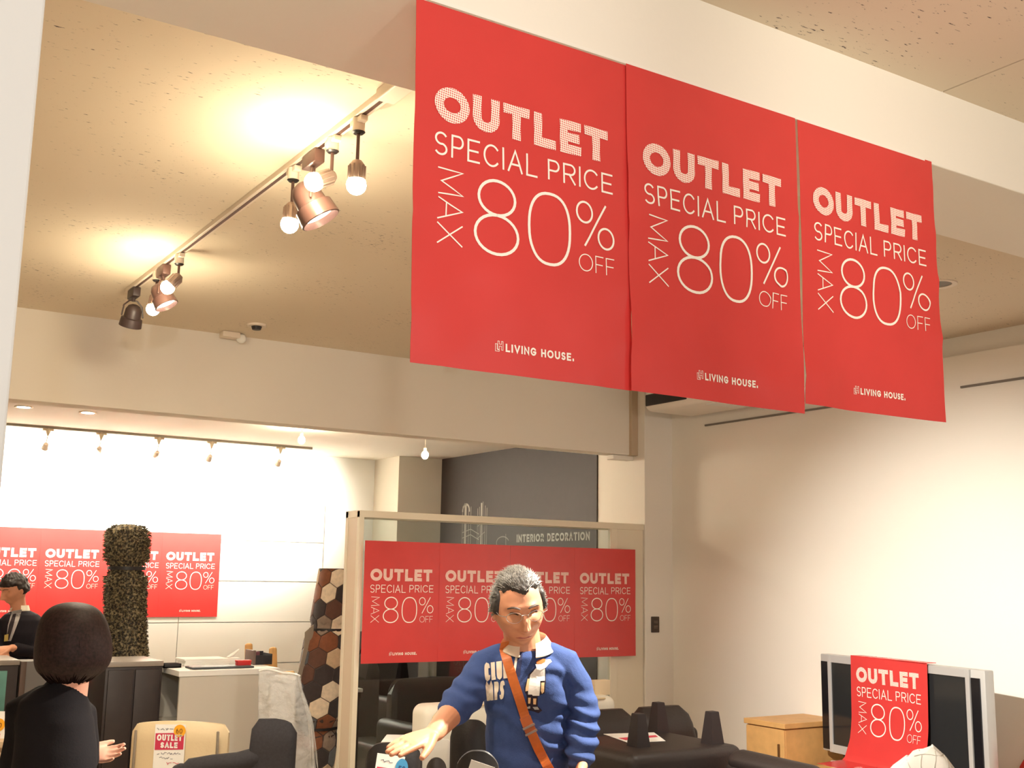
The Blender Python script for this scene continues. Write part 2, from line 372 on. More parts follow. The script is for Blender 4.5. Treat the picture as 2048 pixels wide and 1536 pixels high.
def print_sheet(parent, name, loc, defo=None, scale=1.0, rz=0, coarse=False, label=None, crop=0.0):
    """ one red poster sheet with its printing; local x right, z up from the top left corner, facing -y """
    defo = defo or (lambda u, v: (0, 0, 0))
    def T(off):
        def tf(p):
            u, v = p[0], p[1]; dx, dn, dz = defo(u/SW, -v/SH)
            return Vector(((u+dx)*scale, -(off+dn)*scale, (v+dz)*scale))
        return tf
    nu, nv = (6, 8) if coarse else (24, 32)
    f0 = T(0)
    o = MB().grid(lambda u, v: f0((u*SW, -(crop+v*(SH-crop)))), nu, nv, .0008, (0, 1, 0)).build(name, M_red, parent, True, loc)
    o.rotation_euler = (0, 0, rz)
    if label: o['label'] = label
    tf = T(.0012); st = .06 if coarse else .02
    a = MB()
    for c, x0, x1 in (('O', .043, .123), ('U', .131, .195), ('T', .204, .269), ('L', .280, .335), ('E', .346, .400), ('T', .409, .473)):
        text(a, c, x0, -.243, .074, .0205, tf, fit=x1-x0, step=st)
    a.build('outlet_lettering', M_half if not coarse else M_white_ink, o, False)
    a = MB(); text(a, 'SPECIAL', .045, -.314, .048, .0042, tf, fit=.243, step=st, track=.2); a.build('special_lettering', M_white_ink, o, False)
    a = MB(); text(a, 'PRICE', .314, -.311, .045, .0042, tf, fit=.170, step=st, track=.2); a.build('price_lettering', M_white_ink, o, False)
    a = MB()
    rot = lambda q: tf((.054+q[1], -.338-q[0]))                    # MAX reads downwards
    rmax = MB(); text(rmax, 'MAX', 0, 0, .057, .0028, lambda q: tf((.054+q[1], -.338-q[0])), fit=.155, step=st, track=.12)
    rmax.build('max_lettering', M_white_ink, o, False)
    text(a, '8', .136, -.497, .159, .0062, tf, fit=.107, step=st); text(a, '0', .264, -.497, .158, .0062, tf, fit=.108, step=st)
    text(a, '%', .384, -.439, .099, .0046, tf, fit=.103, step=st); text(a, 'OFF', .391, -.494, .038, .0022, tf, fit=.093, step=st, track=.18)
    a.build('discount_lettering', M_white_ink, o, False)
    a = MB(); text(a, 'LIVING HOUSE.', .211, -.690, .0165, .0036, tf, fit=.166, step=st, track=.2)
    for pts in ([(.1875, -.676), (.1915, -.676), (.1915, -.6865), (.1965, -.6865), (.1965, -.6905), (.1875, -.6905)],
                [(.193, -.670), (.1965, -.670), (.1965, -.676), (.2015, -.676), (.2015, -.670), (.205, -.670), (.205, -.6875), (.2015, -.6875), (.2015, -.680), (.1965, -.680), (.1965, -.6875), (.193, -.6875)]):
        ribbon(a, pts, .0010, 1, tf, st)
    a.build('brand_logo', M_white_ink, o, False)
    return o

# ================================================================== THE ROOM
ZC, ZB, YB, YF, ZF, XW, ZK = 2.98, 2.752, 1.9, 6.4, 2.485, 5.44, 2.718
struct('floor', MB().span((-4, -3, -.1), (6, 10.4, 0)), M_floor, 'pale shop floor under the furniture', 'floor')
c = struct('ceiling', MB().span((-4, -3, ZC+.012), (6, YF+.15, ZC+.12)), M_ceil, 'speckled rock wool ceiling of the sales floor', 'ceiling')
for a, b in (((-4, -3, ZC), (2.655, YB+.2, ZC+.014)), ((2.661, -3, ZC), (5.6, YB+.2, ZC+.014)), ((-4, YB+.2, ZC), (5.6, YF+.1, ZC+.014))):
    MB().span(a, b).build('ceiling_board', M_ceil, c, False)
struct('ceiling_back', MB().span((-4, YF+.14, ZK), (6, 10.3, ZK+.1)), M_beam, 'plain white ceiling of the back room', 'ceiling')
struct('trim_1', MB().span((-4, YB, ZB), (XW, YB+.405, ZC+.01), .004), M_beam, 'white ceiling beam that the big red banner hangs from', 'beam')
struct('trim_2', MB().span((-4, YF, ZF), (5.135, YF+.15, ZC+.01), .004), M_beam, 'white ceiling beam between sales floor and back room', 'beam')
t3 = struct('trim_3', MB().span((5.128, YF-.03, ZF-.005), (5.185, YF+.12, ZC+.01), .003), mat('beige_duct', (196, 176, 150), .7), 'narrow beige duct cover at the end of the far beam', 'trim')
MB().span((5.00, YF+.02, ZF-.035), (5.185, YF+.1, ZF-.003), .004).build('end_bracket', M_wall, t3, False)
struct('wall_right', MB().span((XW, -3, 0), (XW+.15, 6.30, 2.86)).span((XW+.06, -3, 2.85), (XW+.15, 6.30, ZC+.01)), M_wall, 'white right hand wall behind the television', 'wall')
struct('trim_4', MB().span((XW-.012, 2.0, 2.672), (XW+.002, 3.86, 2.684)).span((XW-.012, 4.3, 2.672), (XW+.002, 5.93, 2.684)), mat('grey_rail', (120, 112, 104), .5), 'thin grey picture rail high on the right hand wall', 'trim')
struct('wall_right_pilaster', MB().span((5.185, 6.295, 0), (XW+.15, 6.68, ZC+.01), .003), M_wall, 'white pilaster carrying the switch plate', 'wall')
struct('wall_right_back', MB().span((5.365, 6.68, 0), (5.55, 10.1, ZK+.05)), M_wall, 'white side wall of the back room behind the dark sign', 'wall')
struct('wall_back_pilaster', MB().span((4.90, 9.58, 0), (5.40, 10.12, ZK+.02), .003), mat('grey_white_paint', (214, 205, 190), .75), 'pale pilaster in the far corner of the back room', 'wall')
wb = struct('wall_back', MB().span((-4, 10.1, 0), (6, 10.25, ZK+.05)), M_panel, 'bright white rear wall of the back room', 'wall')
cols = [(-2.35, -1.0), (-1.0, .35), (.35, 1.70), (1.70, 3.05), (3.05, 4.385)]
for (x0, x1) in cols:
    z = 2.255
    while z > .1:
        MB().span((x0+.003, 10.078, z-.3605), (x1-.003, 10.102, z-.004), .0015, 1).build('wall_panel', M_panel, wb, False); z -= .3645
struct('wall_left', MB().span((-4.1, -3, 0), (-3.95, 10.2, ZC+.01)), M_wall, 'white left hand wall of the shop', 'wall')
struct('wall_left_column', MB().span((-.45, YB-.02, 0), (.284, YB+.42, ZC+.005), .004), mat('white_column_paint', (240, 240, 238), .7), 'white square column beside the track lights', 'wall')
# recessed and mounted fittings
def downlight(loc, r, label, lit):
    o = thing('recessed_downlight', label, 'light', loc)
    ring = MB(); n = 28
    ring.loft([[Vector((q*math.cos(2*PI*k/n), q*math.sin(2*PI*k/n), z)) for k in range(n)] for q, z in ((r*.72, .003), (r*.72, -.004), (r, -.006), (r*1.02, .002))], caps=False)
    ring.build('trim_ring', M_lampwhite, o)
    MB().cyl((0, 0, -.001), (0, 0, .002), r*.73, seg=28).build('lamp_opening', M_bulb_s if lit else mat('dark_reflector', (90, 82, 72), .3, metal=.5), o)
    return o
downlight((4.43, 3.24, ZC), .085, 'unlit recessed downlight in the ceiling beside the big banner', False)
downlight((1.37, 8.42, ZK-.002), .06, 'small lit downlight in the back room ceiling nearer the white column', True)
downlight((1.80, 8.42, ZK-.002), .06, 'small lit downlight in the back room ceiling farther from the white column', True)
s = thing('smoke_detector', 'round cream smoke detector on the ceiling by the far beam', 'detector', (2.16, 6.03, ZC))
MB().cyl((0, 0, 0), (0, 0, -.012), .055, .052, 24).build('base', M_lampwhite, s); MB().cyl((0, 0, -.012), (0, 0, -.03), .03, .024, 20).build('sensor', M_black, s)
s = thing('ceiling_sensor', 'small white box sensor in the angle of ceiling and far beam', 'sensor', (2.13, 6.33, ZC))
MB().span((-.075, -.04, -.035), (.03, .03, 0), .006).build('case', M_lampwhite, s); MB().ball((.045, -.01, -.03), (.03, .03, .028)).build('lens', M_panel, s)
s = thing('air_conditioner', 'white ceiling air conditioner mostly hidden behind the big red banner', 'air conditioner', (5.18, 5.1, ZC))
MB().span((-.21, -.9, -.235), (.235, .95, -.002), .05, 5).build('casing', M_wall, s)
MB().span((-.216, .50, -.20), (-.15, .92, -.12), .006).build('outlet_slot', M_black, s)
MB().span((-.13, -.7, -.242), (.16, .4, -.233), .004).build('grille', M_panel, s)
s = thing('switch_plate', 'dark switch plate on the white pilaster', 'switch', (5.272, 6.295, 1.29))
MB().span((-.036, -.008, -.055), (.036, .001, .055), .004).build('plate', mat('dark_switch', (70, 58, 50), .4), s)
for dz in (.018, -.018): MB().span((-.018, -.012, dz-.011), (.018, -.007, dz+.011), .002).build('rocker', mat('switch_key', (96, 82, 72), .4), s)

# dark sign on the side wall of the back room (reads along -y)
s = thing('wall_sign', 'dark brown wall sign with INTERIOR DECORATION and white line drawing', 'sign', (5.365, 9.56, 0))
MB().span((-.012, 0, .25), (.001, -2.476, ZK-.002)).build('panel', M_signdark, s, False)
sg = lambda q: Vector((-.0135, -q[0], q[1]))
a = MB(); text(a, 'INTERIOR', 9.56-8.215, 1.897, .066, .015, sg, fit=.41, track=.18); a.build('interior_lettering', mat('grey_white_print', (196, 192, 182), .6), s, False)
a = MB(); text(a, 'DECORATION', 9.56-7.755, 1.897, .066, .015, sg, fit=.585, track=.18); a.build('decoration_lettering', mat('grey_white_print', (196, 192, 182), .6), s, False)
a = MB()
y0 = 9.56-9.14
for x in (0, .035, .11, .15, .27, .30, .36, .40, .43): ribbon(a, [(y0+x, 1.2), (y0+x, 2.24+.03*math.sin(x*40))], .006, 0, sg)
for x in (.055, .335): ribbon(a, [(y0+x, 1.2), (y0+x, 2.25)], .03 if x < .1 else .022, 0, sg)
for z in (1.95, 2.0, 1.6, 1.4, 2.1): ribbon(a, [(y0, z), (y0+.15, z+.03), (y0+.30, z-.02)], .007, 0, sg)
ribbon(a, arc(y0+.06, 2.2, .06, .06, 0, 180), .02, 0, sg)
for k in range(6): ribbon(a, [(y0+.27, 1.5+k*.11), (y0+.40, 1.56+k*.11)], .006, 0, sg)
y1 = 9.56-8.50
for k in range(4): ribbon(a, arc(y1+.06, 1.90-k*.15, .10, .05, 20, 200), .007, 0, sg); ribbon(a, [(y1+.11, 1.97-k*.15), (y1+.115, 1.86-k*.15)], .006, 0, sg)
a.build('line_drawing', mat('pale_line_print', (170, 164, 152), .6), s, False)

# ================================================================== RED BANNERS
def G0(u): return .25+.75*min(1, (2*u-1)**2*1.3)
def wave(seed, amp, lean=0.0):
    def f(u, v):
        n = noise.noise(Vector((u*1.6+seed*7.3, v*1.1, seed)))*amp*(.25+.75*v) + noise.noise(Vector((u*4+seed, v*3.3, seed*3.1)))*amp*.28*v + amp*.35*max(0, 1-3.2*abs(noise.noise(Vector((u*2.6+seed*2, v*3.4+u*1.5, seed)))))**2*G0(u)
        return (lean*v, n*min(1, .04+v*2.2)+.002*v, 0)
    return f
b = thing('hanging_banner', 'large red outlet banner of three sheets hanging from the white beam', 'banner', (0, YB, 0))
print_sheet(b, 'banner_sheet', (.974, -.004, 2.748), wave(1, .012, .012), scale=1.015)
print_sheet(b, 'banner_sheet', (1.507, -.0095, 2.75), wave(2.4, .016, .008), scale=1.02)
print_sheet(b, 'banner_sheet', (2.062, -.004, 2.756), wave(4.1, .018, -.006), scale=.995)
MB().span((1.0, -.0045, 2.752), (2.56, .002, 2.760)).build('hanging_strip', M_wall, b)
b = thing('partition_banner', 'red outlet banner of four sheets taped across the glass partition', 'banner', (0, 6.27, 0))
for k, x in enumerate((2.995, 3.512, 4.036, 4.553)):
    print_sheet(b, 'banner_sheet', (x, -.002-.001*(k % 2), 1.806), wave(6+k, .004), scale=.985, coarse=False)
b = thing('back_wall_banner', 'red outlet banner of four sheets on the bright rear wall', 'banner', (0, 10.07, 0))
for k in range(4):
    print_sheet(b, 'banner_sheet', (1.364+k*.4993, -.002-.001*(k % 2), 1.94), wave(12+k, .004), scale=.99)

# ================================================================== GLASS PARTITION
g = thing('glass_partition', 'white framed glass partition carrying the four sheet red banner', 'partition', (0, 6.3, 0))
M_fr = mat('cream_frame', (232, 222, 200), .5)
MB().span((2.968, 0, 0), (3.0, .035, 1.985), .002).build('post', M_fr, g, False)
MB().span((2.968, .165, 0), (3.0, .2, 1.985), .002).build('post', M_fr, g, False)
MB().span((4.885, 0, 0), (4.94, .035, 1.985), .002).build('post', M_fr, g, False)
MB().span((2.968, -.001, 1.945), (5.18, .036, 1.987), .002).build('top_rail', M_fr, g, False)
MB().span((2.968, .164, 1.945), (5.18, .201, 1.987), .002).build('top_rail', M_fr, g, False)
MB().span((2.972, .035, .06), (2.985, .165, 1.95), .001).build('side_panel', mat('beige_side_panel', (222, 204, 180), .5), g, False)
MB().span((2.968, .03, 1.945), (3.0, .17, 1.987), .001).build('end_rail', M_fr, g, False)
MB().span((2.968, 0, 0), (5.18, .2, .06), .002).build('bottom_rail', M_fr, g, False)
MB().span((3.0, .012, .06), (4.885, .018, 1.945)).build('glass_pane', M_glass, g, False)
MB().span((4.94, .012, .06), (5.18, .03, 1.945)).build('end_panel', M_fr, g, False)

# ================================================================== TRACK LIGHTS
XT = 1.353
t = thing('lighting_track', 'long cream lighting track on the speckled ceiling', 'track', (XT, 2.72, ZC))
MB().span((-.018, 0, -.02), (.018, 2.92, .001), .002).build('rail', M_lampwhite, t, False)
MB().span((-.006, .03, -.0215), (.006, 2.9, -.0195)).build('slot', M_bronze, t, False)
MB().span((-.03, -.06, -.034), (.03, .09, .001), .004).build('feed_box', M_lampwhite, t, False)
def stick(y, drop, tilt, label, headcol, yaw=0):
    o = thing('stick_spotlight', label, 'spotlight', (XT, y, ZC-.0225), 0, 'stick spotlights on the ceiling track')
    MB().cyl((0, 0, .0), (0, 0, -.042), .019, .019, 18).span((-.012, -.04, -.018), (.012, .04, 0), .003).build('adaptor', M_lampwhite, o)
    MB().cyl((0, 0, -.042), (0, 0, -.048), .021, .015, 18).build('cap', M_black, o)
    MB().cyl((0, 0, -.046), (0, 0, -drop), .0055, seg=10).build('rod', M_bronze, o)
    d = Vector((math.sin(tilt)*math.cos(yaw), math.sin(tilt)*math.sin(yaw), -math.cos(tilt)))
    p = Vector((0, 0, -drop))
    h = MB().tube([p-d*.012, p+d*.002, p+d*.05], [.014, .024, .025], 20, round_caps=False)
    for k in range(10):
        q = Matrix.Rotation(2*PI*k/10, 3, d) @ (d.orthogonal().normalized()*.0245)
        h.cyl(p+q+d*.004, p+q+d*.048, .003, seg=6)
    h.build('lamp_head', headcol, o)
    MB().ball(p+d*.064, .030, 20).build('bulb', M_bulb, o)
    return o
stick(2.985, .145, 0, 'lit stick spotlight nearest the white beam on the ceiling track', M_steel)
stick(3.175, .125, R(62), 'lit stick spotlight tilted sideways beside the big can spotlight', M_steel, R(178))
stick(3.500, .135, R(4), 'lit stick spotlight hanging straight before the long bare stretch of track', M_steel, R(180))
stick(4.790, .10, R(40), 'lit stick spotlight tilted sideways near the far yoke spotlights', M_steel, R(160))
stick(5.130, .115, R(8), 'lit stick spotlight between the two dark yoke spotlights', M_steel, R(180))
def can(y, label, big, d, m, lit):
    o = thing('can_spotlight', label, 'spotlight', (XT, y, ZC-.0225), 0, 'dark can spotlights on the ceiling track')
    k = 1.25 if big else 1.0
    MB().span((-.018, -.055, -.045), (.018, .055, .0), .004).build('adaptor', m, o)
    d = Vector(d).normalized(); c = Vector((0, 0, -.135*k)); side = d.cross(Vector((0, 0, 1)))
    side = side.normalized() if side.length > .05 else Vector((1, 0, 0))
    yk = MB()
    for s in (-1, 1): yk.tube([(0, 0, -.055), side*(s*.02*k)+Vector((0, 0, -.06)), side*(s*.045*k)+Vector((0, 0, -.085*k)), c+side*(s*.052*k)], .004, 8)
    yk.cyl((0, 0, -.04), (0, 0, -.062), .009); yk.build('yoke', m, o)
    b = MB(); prof = [(-.058, .012), (-.05, .028), (-.03, .038), (0, .040), (.008, .041), (.012, .050), (.052, .054), (.054, .050), (.030, .044)]
    x = d.orthogonal().normalized(); yv = d.cross(x)
    b.loft([[c+d*(q*k)+(x*math.cos(2*PI*j/28)+yv*math.sin(2*PI*j/28))*(r*k) for j in range(28)] for q, r in prof])
    b.build('lamp_head', m, o)
    MB().cyl(c+d*(.031*k), c+d*(.036*k), .044*k, seg=24).build('reflector', M_reflector if lit else M_black, o)
    return o
can(3.33, 'large lit can spotlight with bright mouth among the nearer track lamps', True, (.55, -.25, -1), M_bronze, True)
can(5.03, 'dark yoke spotlight between two lit stick spotlights', False, (.45, -.3, -1), M_bronze, True)
can(5.53, 'dark unlit yoke spotlight at the far end of the ceiling track', False, (-.05, .45, -1), mat('dark_can_metal', (58, 44, 42), .45), False)
for y, p in ((2.985, 5), (3.5, 5), (5.13, 34)):
    lamp('SPOT', (XT, y, 2.70), (XT, y, 0), p, WARM, .03, 158, .12)
lamp('SPOT', (XT+.05, 3.31, 2.74), (2.2, 2.9, 0), 8, WARM, .03, 70, .5)
# a dark lamp whose lower rim shows under the banner
s = thing('dark_spotlight', 'dark spotlight whose rim shows just below the big banner', 'spotlight', (3.52, 5.86, ZC))
MB().cyl((0, 0, 0), (0, 0, -.02), .04, .04).build('base', M_black, s); MB().cyl((0, 0, -.02), (0, 0, -.03), .01).build('stem', M_black, s); MB().cyl((0, 0, -.028), (0, 0, -.105), .035, .042).build('lamp_head', M_bronze, s)
# back room track and pendants
t = thing('back_lighting_track', 'thin lighting track on the back room ceiling before the bright wall', 'track', (0, 9.47, ZK))
MB().span((-1.5, -.016, -.02), (3.965, .016, .001)).build('rail', mat('grey_track', (150, 140, 122), .5), t, False)
for k, px in enumerate((-60, 97, 203, 318, 423, 560)):
    p = PZ(px, 845+.081*px, ZK)
    o = thing('wall_washer', ['white wall washer lamp on the back room track beyond the white column', 'white wall washer lamp next to the white column on the back room track', 'second white wall washer from the white column on the back room track',
        'third white wall washer from the white column on the back room track', 'fourth white wall washer from the white column on the back room track', 'white wall washer lamp nearest the free end of the back room track'][k], 'spotlight', (p.x, 9.47, ZK-.02), 0, 'wall washers on the back room track')
    MB().span((-.04, -.014, -.016), (.04, .014, 0), .003).tube([(0, 0, -.01), (.0, 0, -.05)], [.022, .008], 14).build('adaptor', mat('beige_adaptor', (206, 190, 160), .5), o)
    MB().cyl((0, 0, -.04), (-.008, 0, -.13), .004, seg=8).build('rod', M_lampwhite, o)
    MB().tube([(-.008, -.01, -.12), (-.01, .03, -.155)], [.018, .026], 16, round_caps=False).build('lamp_head', M_lampwhite, o)
for px, py, yy, lab in ((850, 910, 7.6, 'small lit bulb pendant hanging before the pale far pilaster'), (603, 880, 8.2, 'small lit bulb pendant hanging near the end of the back room track')):
    p = PY(px, py, yy); o = thing('bulb_pendant', lab, 'pendant light', (p.x, p.y, ZK), 0, 'bulb pendants in the back room')
    dz = p.z-ZK
    MB().cyl((0, 0, 0), (0, 0, -.012), .03).build('canopy', M_lampwhite, o); MB().cyl((0, 0, -.01), (0, 0, dz+.05), .003, seg=8).build('cord', M_lampwhite, o)
    MB().cyl((0, 0, dz+.055), (0, 0, dz+.02), .011, .014).build('socket', M_lampwhite, o); MB().ball((0, 0, dz), (.026, .026, .032)).build('bulb', M_bulb_s, o)

# ================================================================== FURNITURE HELPERS
def legs(o, xs, ys, h, r0, r1, m, splay=0):
    for x in xs:
        for y in ys:
            MB().tube([(x, y, h), (x*(1+splay), y*(1+splay), 0)], [r0, r1], 12, round_caps=False).build('leg', m, o)
def cushion(mb, a, b, bev=.05, puff=0.0):
    return mb.span(a, b, bev, 4)
def curved_back(mb, w, z0, z1, y0, bow, thick, lean=0.0, crown=.0, corner=.08, wrap=0.0):
    """ upholstered back: bowed in plan, crowned on top, rounded top corners; front towards -y """
    nu, nv = 20, 14
    def pt(u, v, s):
        a = u*2-1
        ztop = z1 - crown*a*a; e = max(0, (abs(a)*w/2-(w/2-corner))/corner)
        ztop -= corner*(1-math.sqrt(max(0, 1-e*e)))
        z = z0+(ztop-z0)*v
        edge = min(1, min(1-abs(a), 1)*8+.25); edge = math.sqrt(min(1, edge)); tv = math.sqrt(min(1, (1-v)*7+.12))
        y = y0 - bow*a*a + lean*(z-z0) + s*thick/2*min(edge, tv)
        return Vector((a*w/2, y, z))
    fr = [[pt(i/nu, j/nv, -1) for i in range(nu+1)] for j in range(nv+1)]; bk = [[pt(i/nu, j/nv, 1) for i in range(nu+1)] for j in range(nv+1)]
    rings = [fr[j]+list(reversed(bk[j])) for j in range(nv+1)]
    return mb.loft(rings)
def card(label, name, loc, rz, w, h, paint, cat='price tag', tilt=0, group=None):
    """ paper card standing or hanging: x right, z up from lower left, facing -y """
    o = thing(name, label, cat, loc, rz, group); o.rotation_euler = (tilt, 0, rz)
    MB().span((0, 0, 0), (w, .0015, h)).build('paper', M_paper, o, False)
    paint(o, lambda q: Vector((q[0], -.0012, q[1])), lambda q: Vector((q[0], -.002, q[1])), lambda q: Vector((q[0], -.0028, q[1])))
    return o
def patch(o, name, m, pts, tf): return MB().add([tf(p) for p in pts], [tuple(range(len(pts)))]).build(name, m, o, False)
def scribble(o, name, m, x, y, w, h, tf, seed, t=.002):
    rnd = random.Random(seed); pts = []; n = int(w/(h*.32))
    for i in range(n): pts.append((x+w*i/n+rnd.uniform(-.2, .2)*h, y+h*(.15+.7*rnd.random())))
    a = MB()
    k = 0
    while k < n-2:
        m2 = rnd.randint(3, 6); seg = pts[k:k+m2]
        if len(seg) > 1: ribbon(a, seg, t, 0, tf)
        k += m2
    tag(a.build(name, m, o, False), kind='stuff')

# ================================================================== BACK ROOM COUNTER
def counter(px0, px1, py, yy, name, label, zt):
    a, b = PY(px0, py, yy), PY(px1, py, yy); o = thing(name, label, 'cabinet', ((a.x+b.x)/2, yy, 0)); w = b.x-a.x
    MB().span((-w/2, 0, 0), (w/2, .45, zt-.032), .003).build('body', M_darkcab, o)
    MB().span((-w/2-.004, -.01, zt-.032), (w/2+.004, .455, zt), .003).build('top', mat('grey_top', (150, 140, 130), .4), o)
    return o, w
ZT = 1.04
cr, wr = counter(213, 326, 1318, 7.45, 'dark_cabinet', 'tall dark cabinet with grey top in front of the shaggy rug roll', ZT)
for k in range(2): MB().span((-wr/2+.015+k*(wr/2-.01), -.018, .08), (-.005+k*(wr/2-.01), -.001, ZT-.05), .003).build('door', M_darkcab, cr)
cl, wl = counter(-130, 38, 1322, 7.95, 'dark_counter', 'dark counter with grey top that the standing clerk works behind', 1.03)
MB().span((-wl/2+.05, -.012, .55), (wl/2-.065, -.001, .965), .002).build('teal_panel', mat('teal_screen', (96, 150, 140), .4, var=.25, scale=6), cl)
s = thing('grey_counter', 'plain grey counter front between the two dark cabinets', 'counter', ((PY(125, 1320, 7.95)).x, 7.95, 0))
a0, a1 = PY(42, 1320, 7.95).x-s.location.x, PY(225, 1320, 7.95).x-s.location.x
MB().span((a0, 0, 0), (a1, .18, 1.02), .003).build('front_panel', M_grey, s); MB().span((a0, -.012, 0), (a0+.035, .0, 1.02), .002).build('edge_post', mat('brown_post', (84, 62, 48), .5), s)
s = thing('hanging_tag', 'red paper pendant tag with long tail on a white strip by the grey counter', 'tag', PY(178, 1348, 7.92))
MB().span((-.055, 0, -.012), (.06, .012, .012), .002).build('strip', M_paper, s)
a = MB(); a.loft([[Vector((x*math.cos(t*PI/6)*1.0, -.006+y*math.sin(t*PI/6), z)) for t in range(12)] for x, y, z in ((.03, .006, .0), (.032, .006, -.04), (.026, .006, -.07), (.010, .004, -.088), (.006, .004, -.095))])
a.build('tag_body', mat('red_tag', (196, 58, 50), .5), s); MB().span((-.007, -.006, -.185), (.008, -.002, -.1), .002).build('tail', mat('orange_tail', (232, 86, 54), .5), s)

# white cabinet with an open left side
p0 = PY(361, 1335, 7.3); p1 = PY(557, 1326, 7.3); zt = .985
s = thing('white_cabinet', 'white counter cabinet with open shelves in its side and clutter on top', 'cabinet', (p0.x, 7.3, 0)); w_ = p1.x-p0.x
MB().span((0, 0, .06), (w_, .02, zt-.03), .002).build('front_panel', M_whitecab, s, False); MB().span((-.01, -.008, zt-.035), (w_+.01, .62, zt), .002).build('top', M_panel, s, False)
MB().span((w_-.02, .02, .06), (w_, .6, zt-.03), .002).build('side_panel', M_whitecab, s, False); MB().span((0, .58, .06), (w_, .6, zt-.03), .002).build('rear_panel', M_whitecab, s, False)
for z in (.06, .34, .62): MB().span((0, .02, z), (w_-.02, .58, z+.02), .002).build('shelf', M_whitecab, s, False)
MB().span((.02, .04, 0), (w_-.02, .57, .06)).build('plinth', M_black, s, False)
wc = s.location
def onwc(px, py, y, name, label, cat): p = PY(px, py, y); return thing(name, label, cat, (p.x, y, zt+.001))
s = onwc(450, 1322, 7.36, 'desk_mat', 'dark slate desk mat on the white cabinet', 'desk mat'); MB().span((-.21, 0, 0), (.20, .16, .012), .003).build('pad', mat('slate_rubber', (70, 74, 78), .6), s); MB().span((-.2, .01, .0115), (.19, .15, .0135), .001).build('surface', mat('slate_cover', (84, 88, 92), .5), s)
s = onwc(345, 1322, 7.55, 'pen_tray', 'small black tray at the corner of the white cabinet', 'tray'); MB().span((-.055, 0, 0), (.06, .09, .006)).build('base', M_black, s)
for a, b in (((-.055, 0, 0), (.06, .006, .026)), ((-.055, .084, 0), (.06, .09, .026)), ((-.055, 0, 0), (-.049, .09, .026)), ((.054, 0, 0), (.06, .09, .026))): MB().span(a, b).build('rim', M_black, s, False)
s = onwc(418, 1316, 7.62, 'paper_pile', 'thick pile of white paper behind the desk mat', 'paper')
for k in range(4): MB().box((random.uniform(-.01, .01), .12, .006+.011*k), (.30, .21, .0105), random.uniform(-.05, .05), .001, 1).build('paper_stack', M_paper, s, False)
s = onwc(489, 1318, 7.42, 'red_box', 'small red box on the white cabinet', 'box'); MB().span((-.045, .0, 0), (.048, .05, .042), .003).build('body', mat('red_card', (208, 44, 44), .5), s); MB().span((-.047, -.002, .034), (.05, .052, .046), .003).build('lid', mat('red_card_lid', (220, 56, 54), .5), s)
s = onwc(467, 1318, 7.66, 'tape_dispenser', 'pale crumpled tissue packet behind the red box', 'packet')
MB().span((-.035, 0, 0), (.05, .06, .045), .006).build('packet', M_panel, s); MB().tube([(-.03, .03, .05), (.0, .03, .062), (.045, .03, .10)], [(.004, .02), (.012, .02), (.003, .012)], 10).build('tissue', M_paper, s)
s = onwc(528, 1318, 7.6, 'dark_file_box', 'dark open file box with papers at the end of the white cabinet', 'file box')
MB().span((-.06, 0, 0), (.055, .01, .062), .002).build('front', M_charcoal, s); MB().span((-.06, .16, 0), (.055, .17, .08), .002).build('rear', M_charcoal, s); MB().span((-.075, 0, 0), (-.058, .17, .095), .002).build('end_board', mat('grey_brown_board', (110, 92, 84), .6), s); MB().span((.05, 0, 0), (.06, .17, .07), .002).build('end_board', M_charcoal, s)
MB().span((-.05, .03, 0), (-.02, .14, .085), .002).build('folder', mat('plum_folder', (120, 70, 80), .6), s)
# wooden chair frame behind the white cabinet and a low table
q = PY(556, 1330, 8.0); s = thing('wooden_chair', 'light wooden armchair frame behind the white cabinet', 'chair', (q.x, 8.0, 0))
MB().tube([(-.0, 0, 0), (-.0, 0, .45), (-.03, 0, .8), (-.045, 0, 1.06)], [(.03, .02), (.04, .022), (.036, .02), (.03, .016)], 10).build('back_post', M_oak, s)
MB().tube([(.0, .5, 0), (.0, .5, .45), (-.03, .5, .8), (-.045, .5, 1.06)], [(.03, .02), (.04, .022), (.036, .02), (.03, .016)], 10).build('back_post', M_oak, s)
MB().tube([(-.02, 0, .80), (.12, 0, .83), (.32, 0, .845)], [(.018, .02), (.02, .026), (.016, .026)], 10).build('armrest', M_oak, s); MB().tube([(-.02, .5, .80), (.12, .5, .83), (.32, .5, .845)], [(.018, .02), (.02, .026), (.016, .026)], 10).build('armrest', M_oak, s)
MB().tube([(.3, 0, .84), (.3, 0, 0)], [.018, .014], 10).build('leg', M_oak, s); MB().tube([(.3, .5, .84), (.3, .5, 0)], [.018, .014], 10).build('leg', M_oak, s)
MB().span((-.02, .0, .40), (.32, .5, .46), .02).build('seat', M_panel, s); MB().span((-.045, .01, .92), (-.02, .49, 1.0), .01).build('back_rail', M_oak, s)
q = PY(605, 1375, 7.62); s = thing('low_table', 'white topped table with dark edge behind the plastic wrapped chair', 'table', (q.x, 7.62, 0))
MB().span((-.12, -.03, .775), (.45, .25, .80), .003).build('top', M_panel, s); MB().span((-.11, -.02, .73), (.44, .24, .776), .002).build('apron', M_darkcab, s); legs(s, (-.09, .42), (0, .21), .74, .02, .016, M_darkcab)

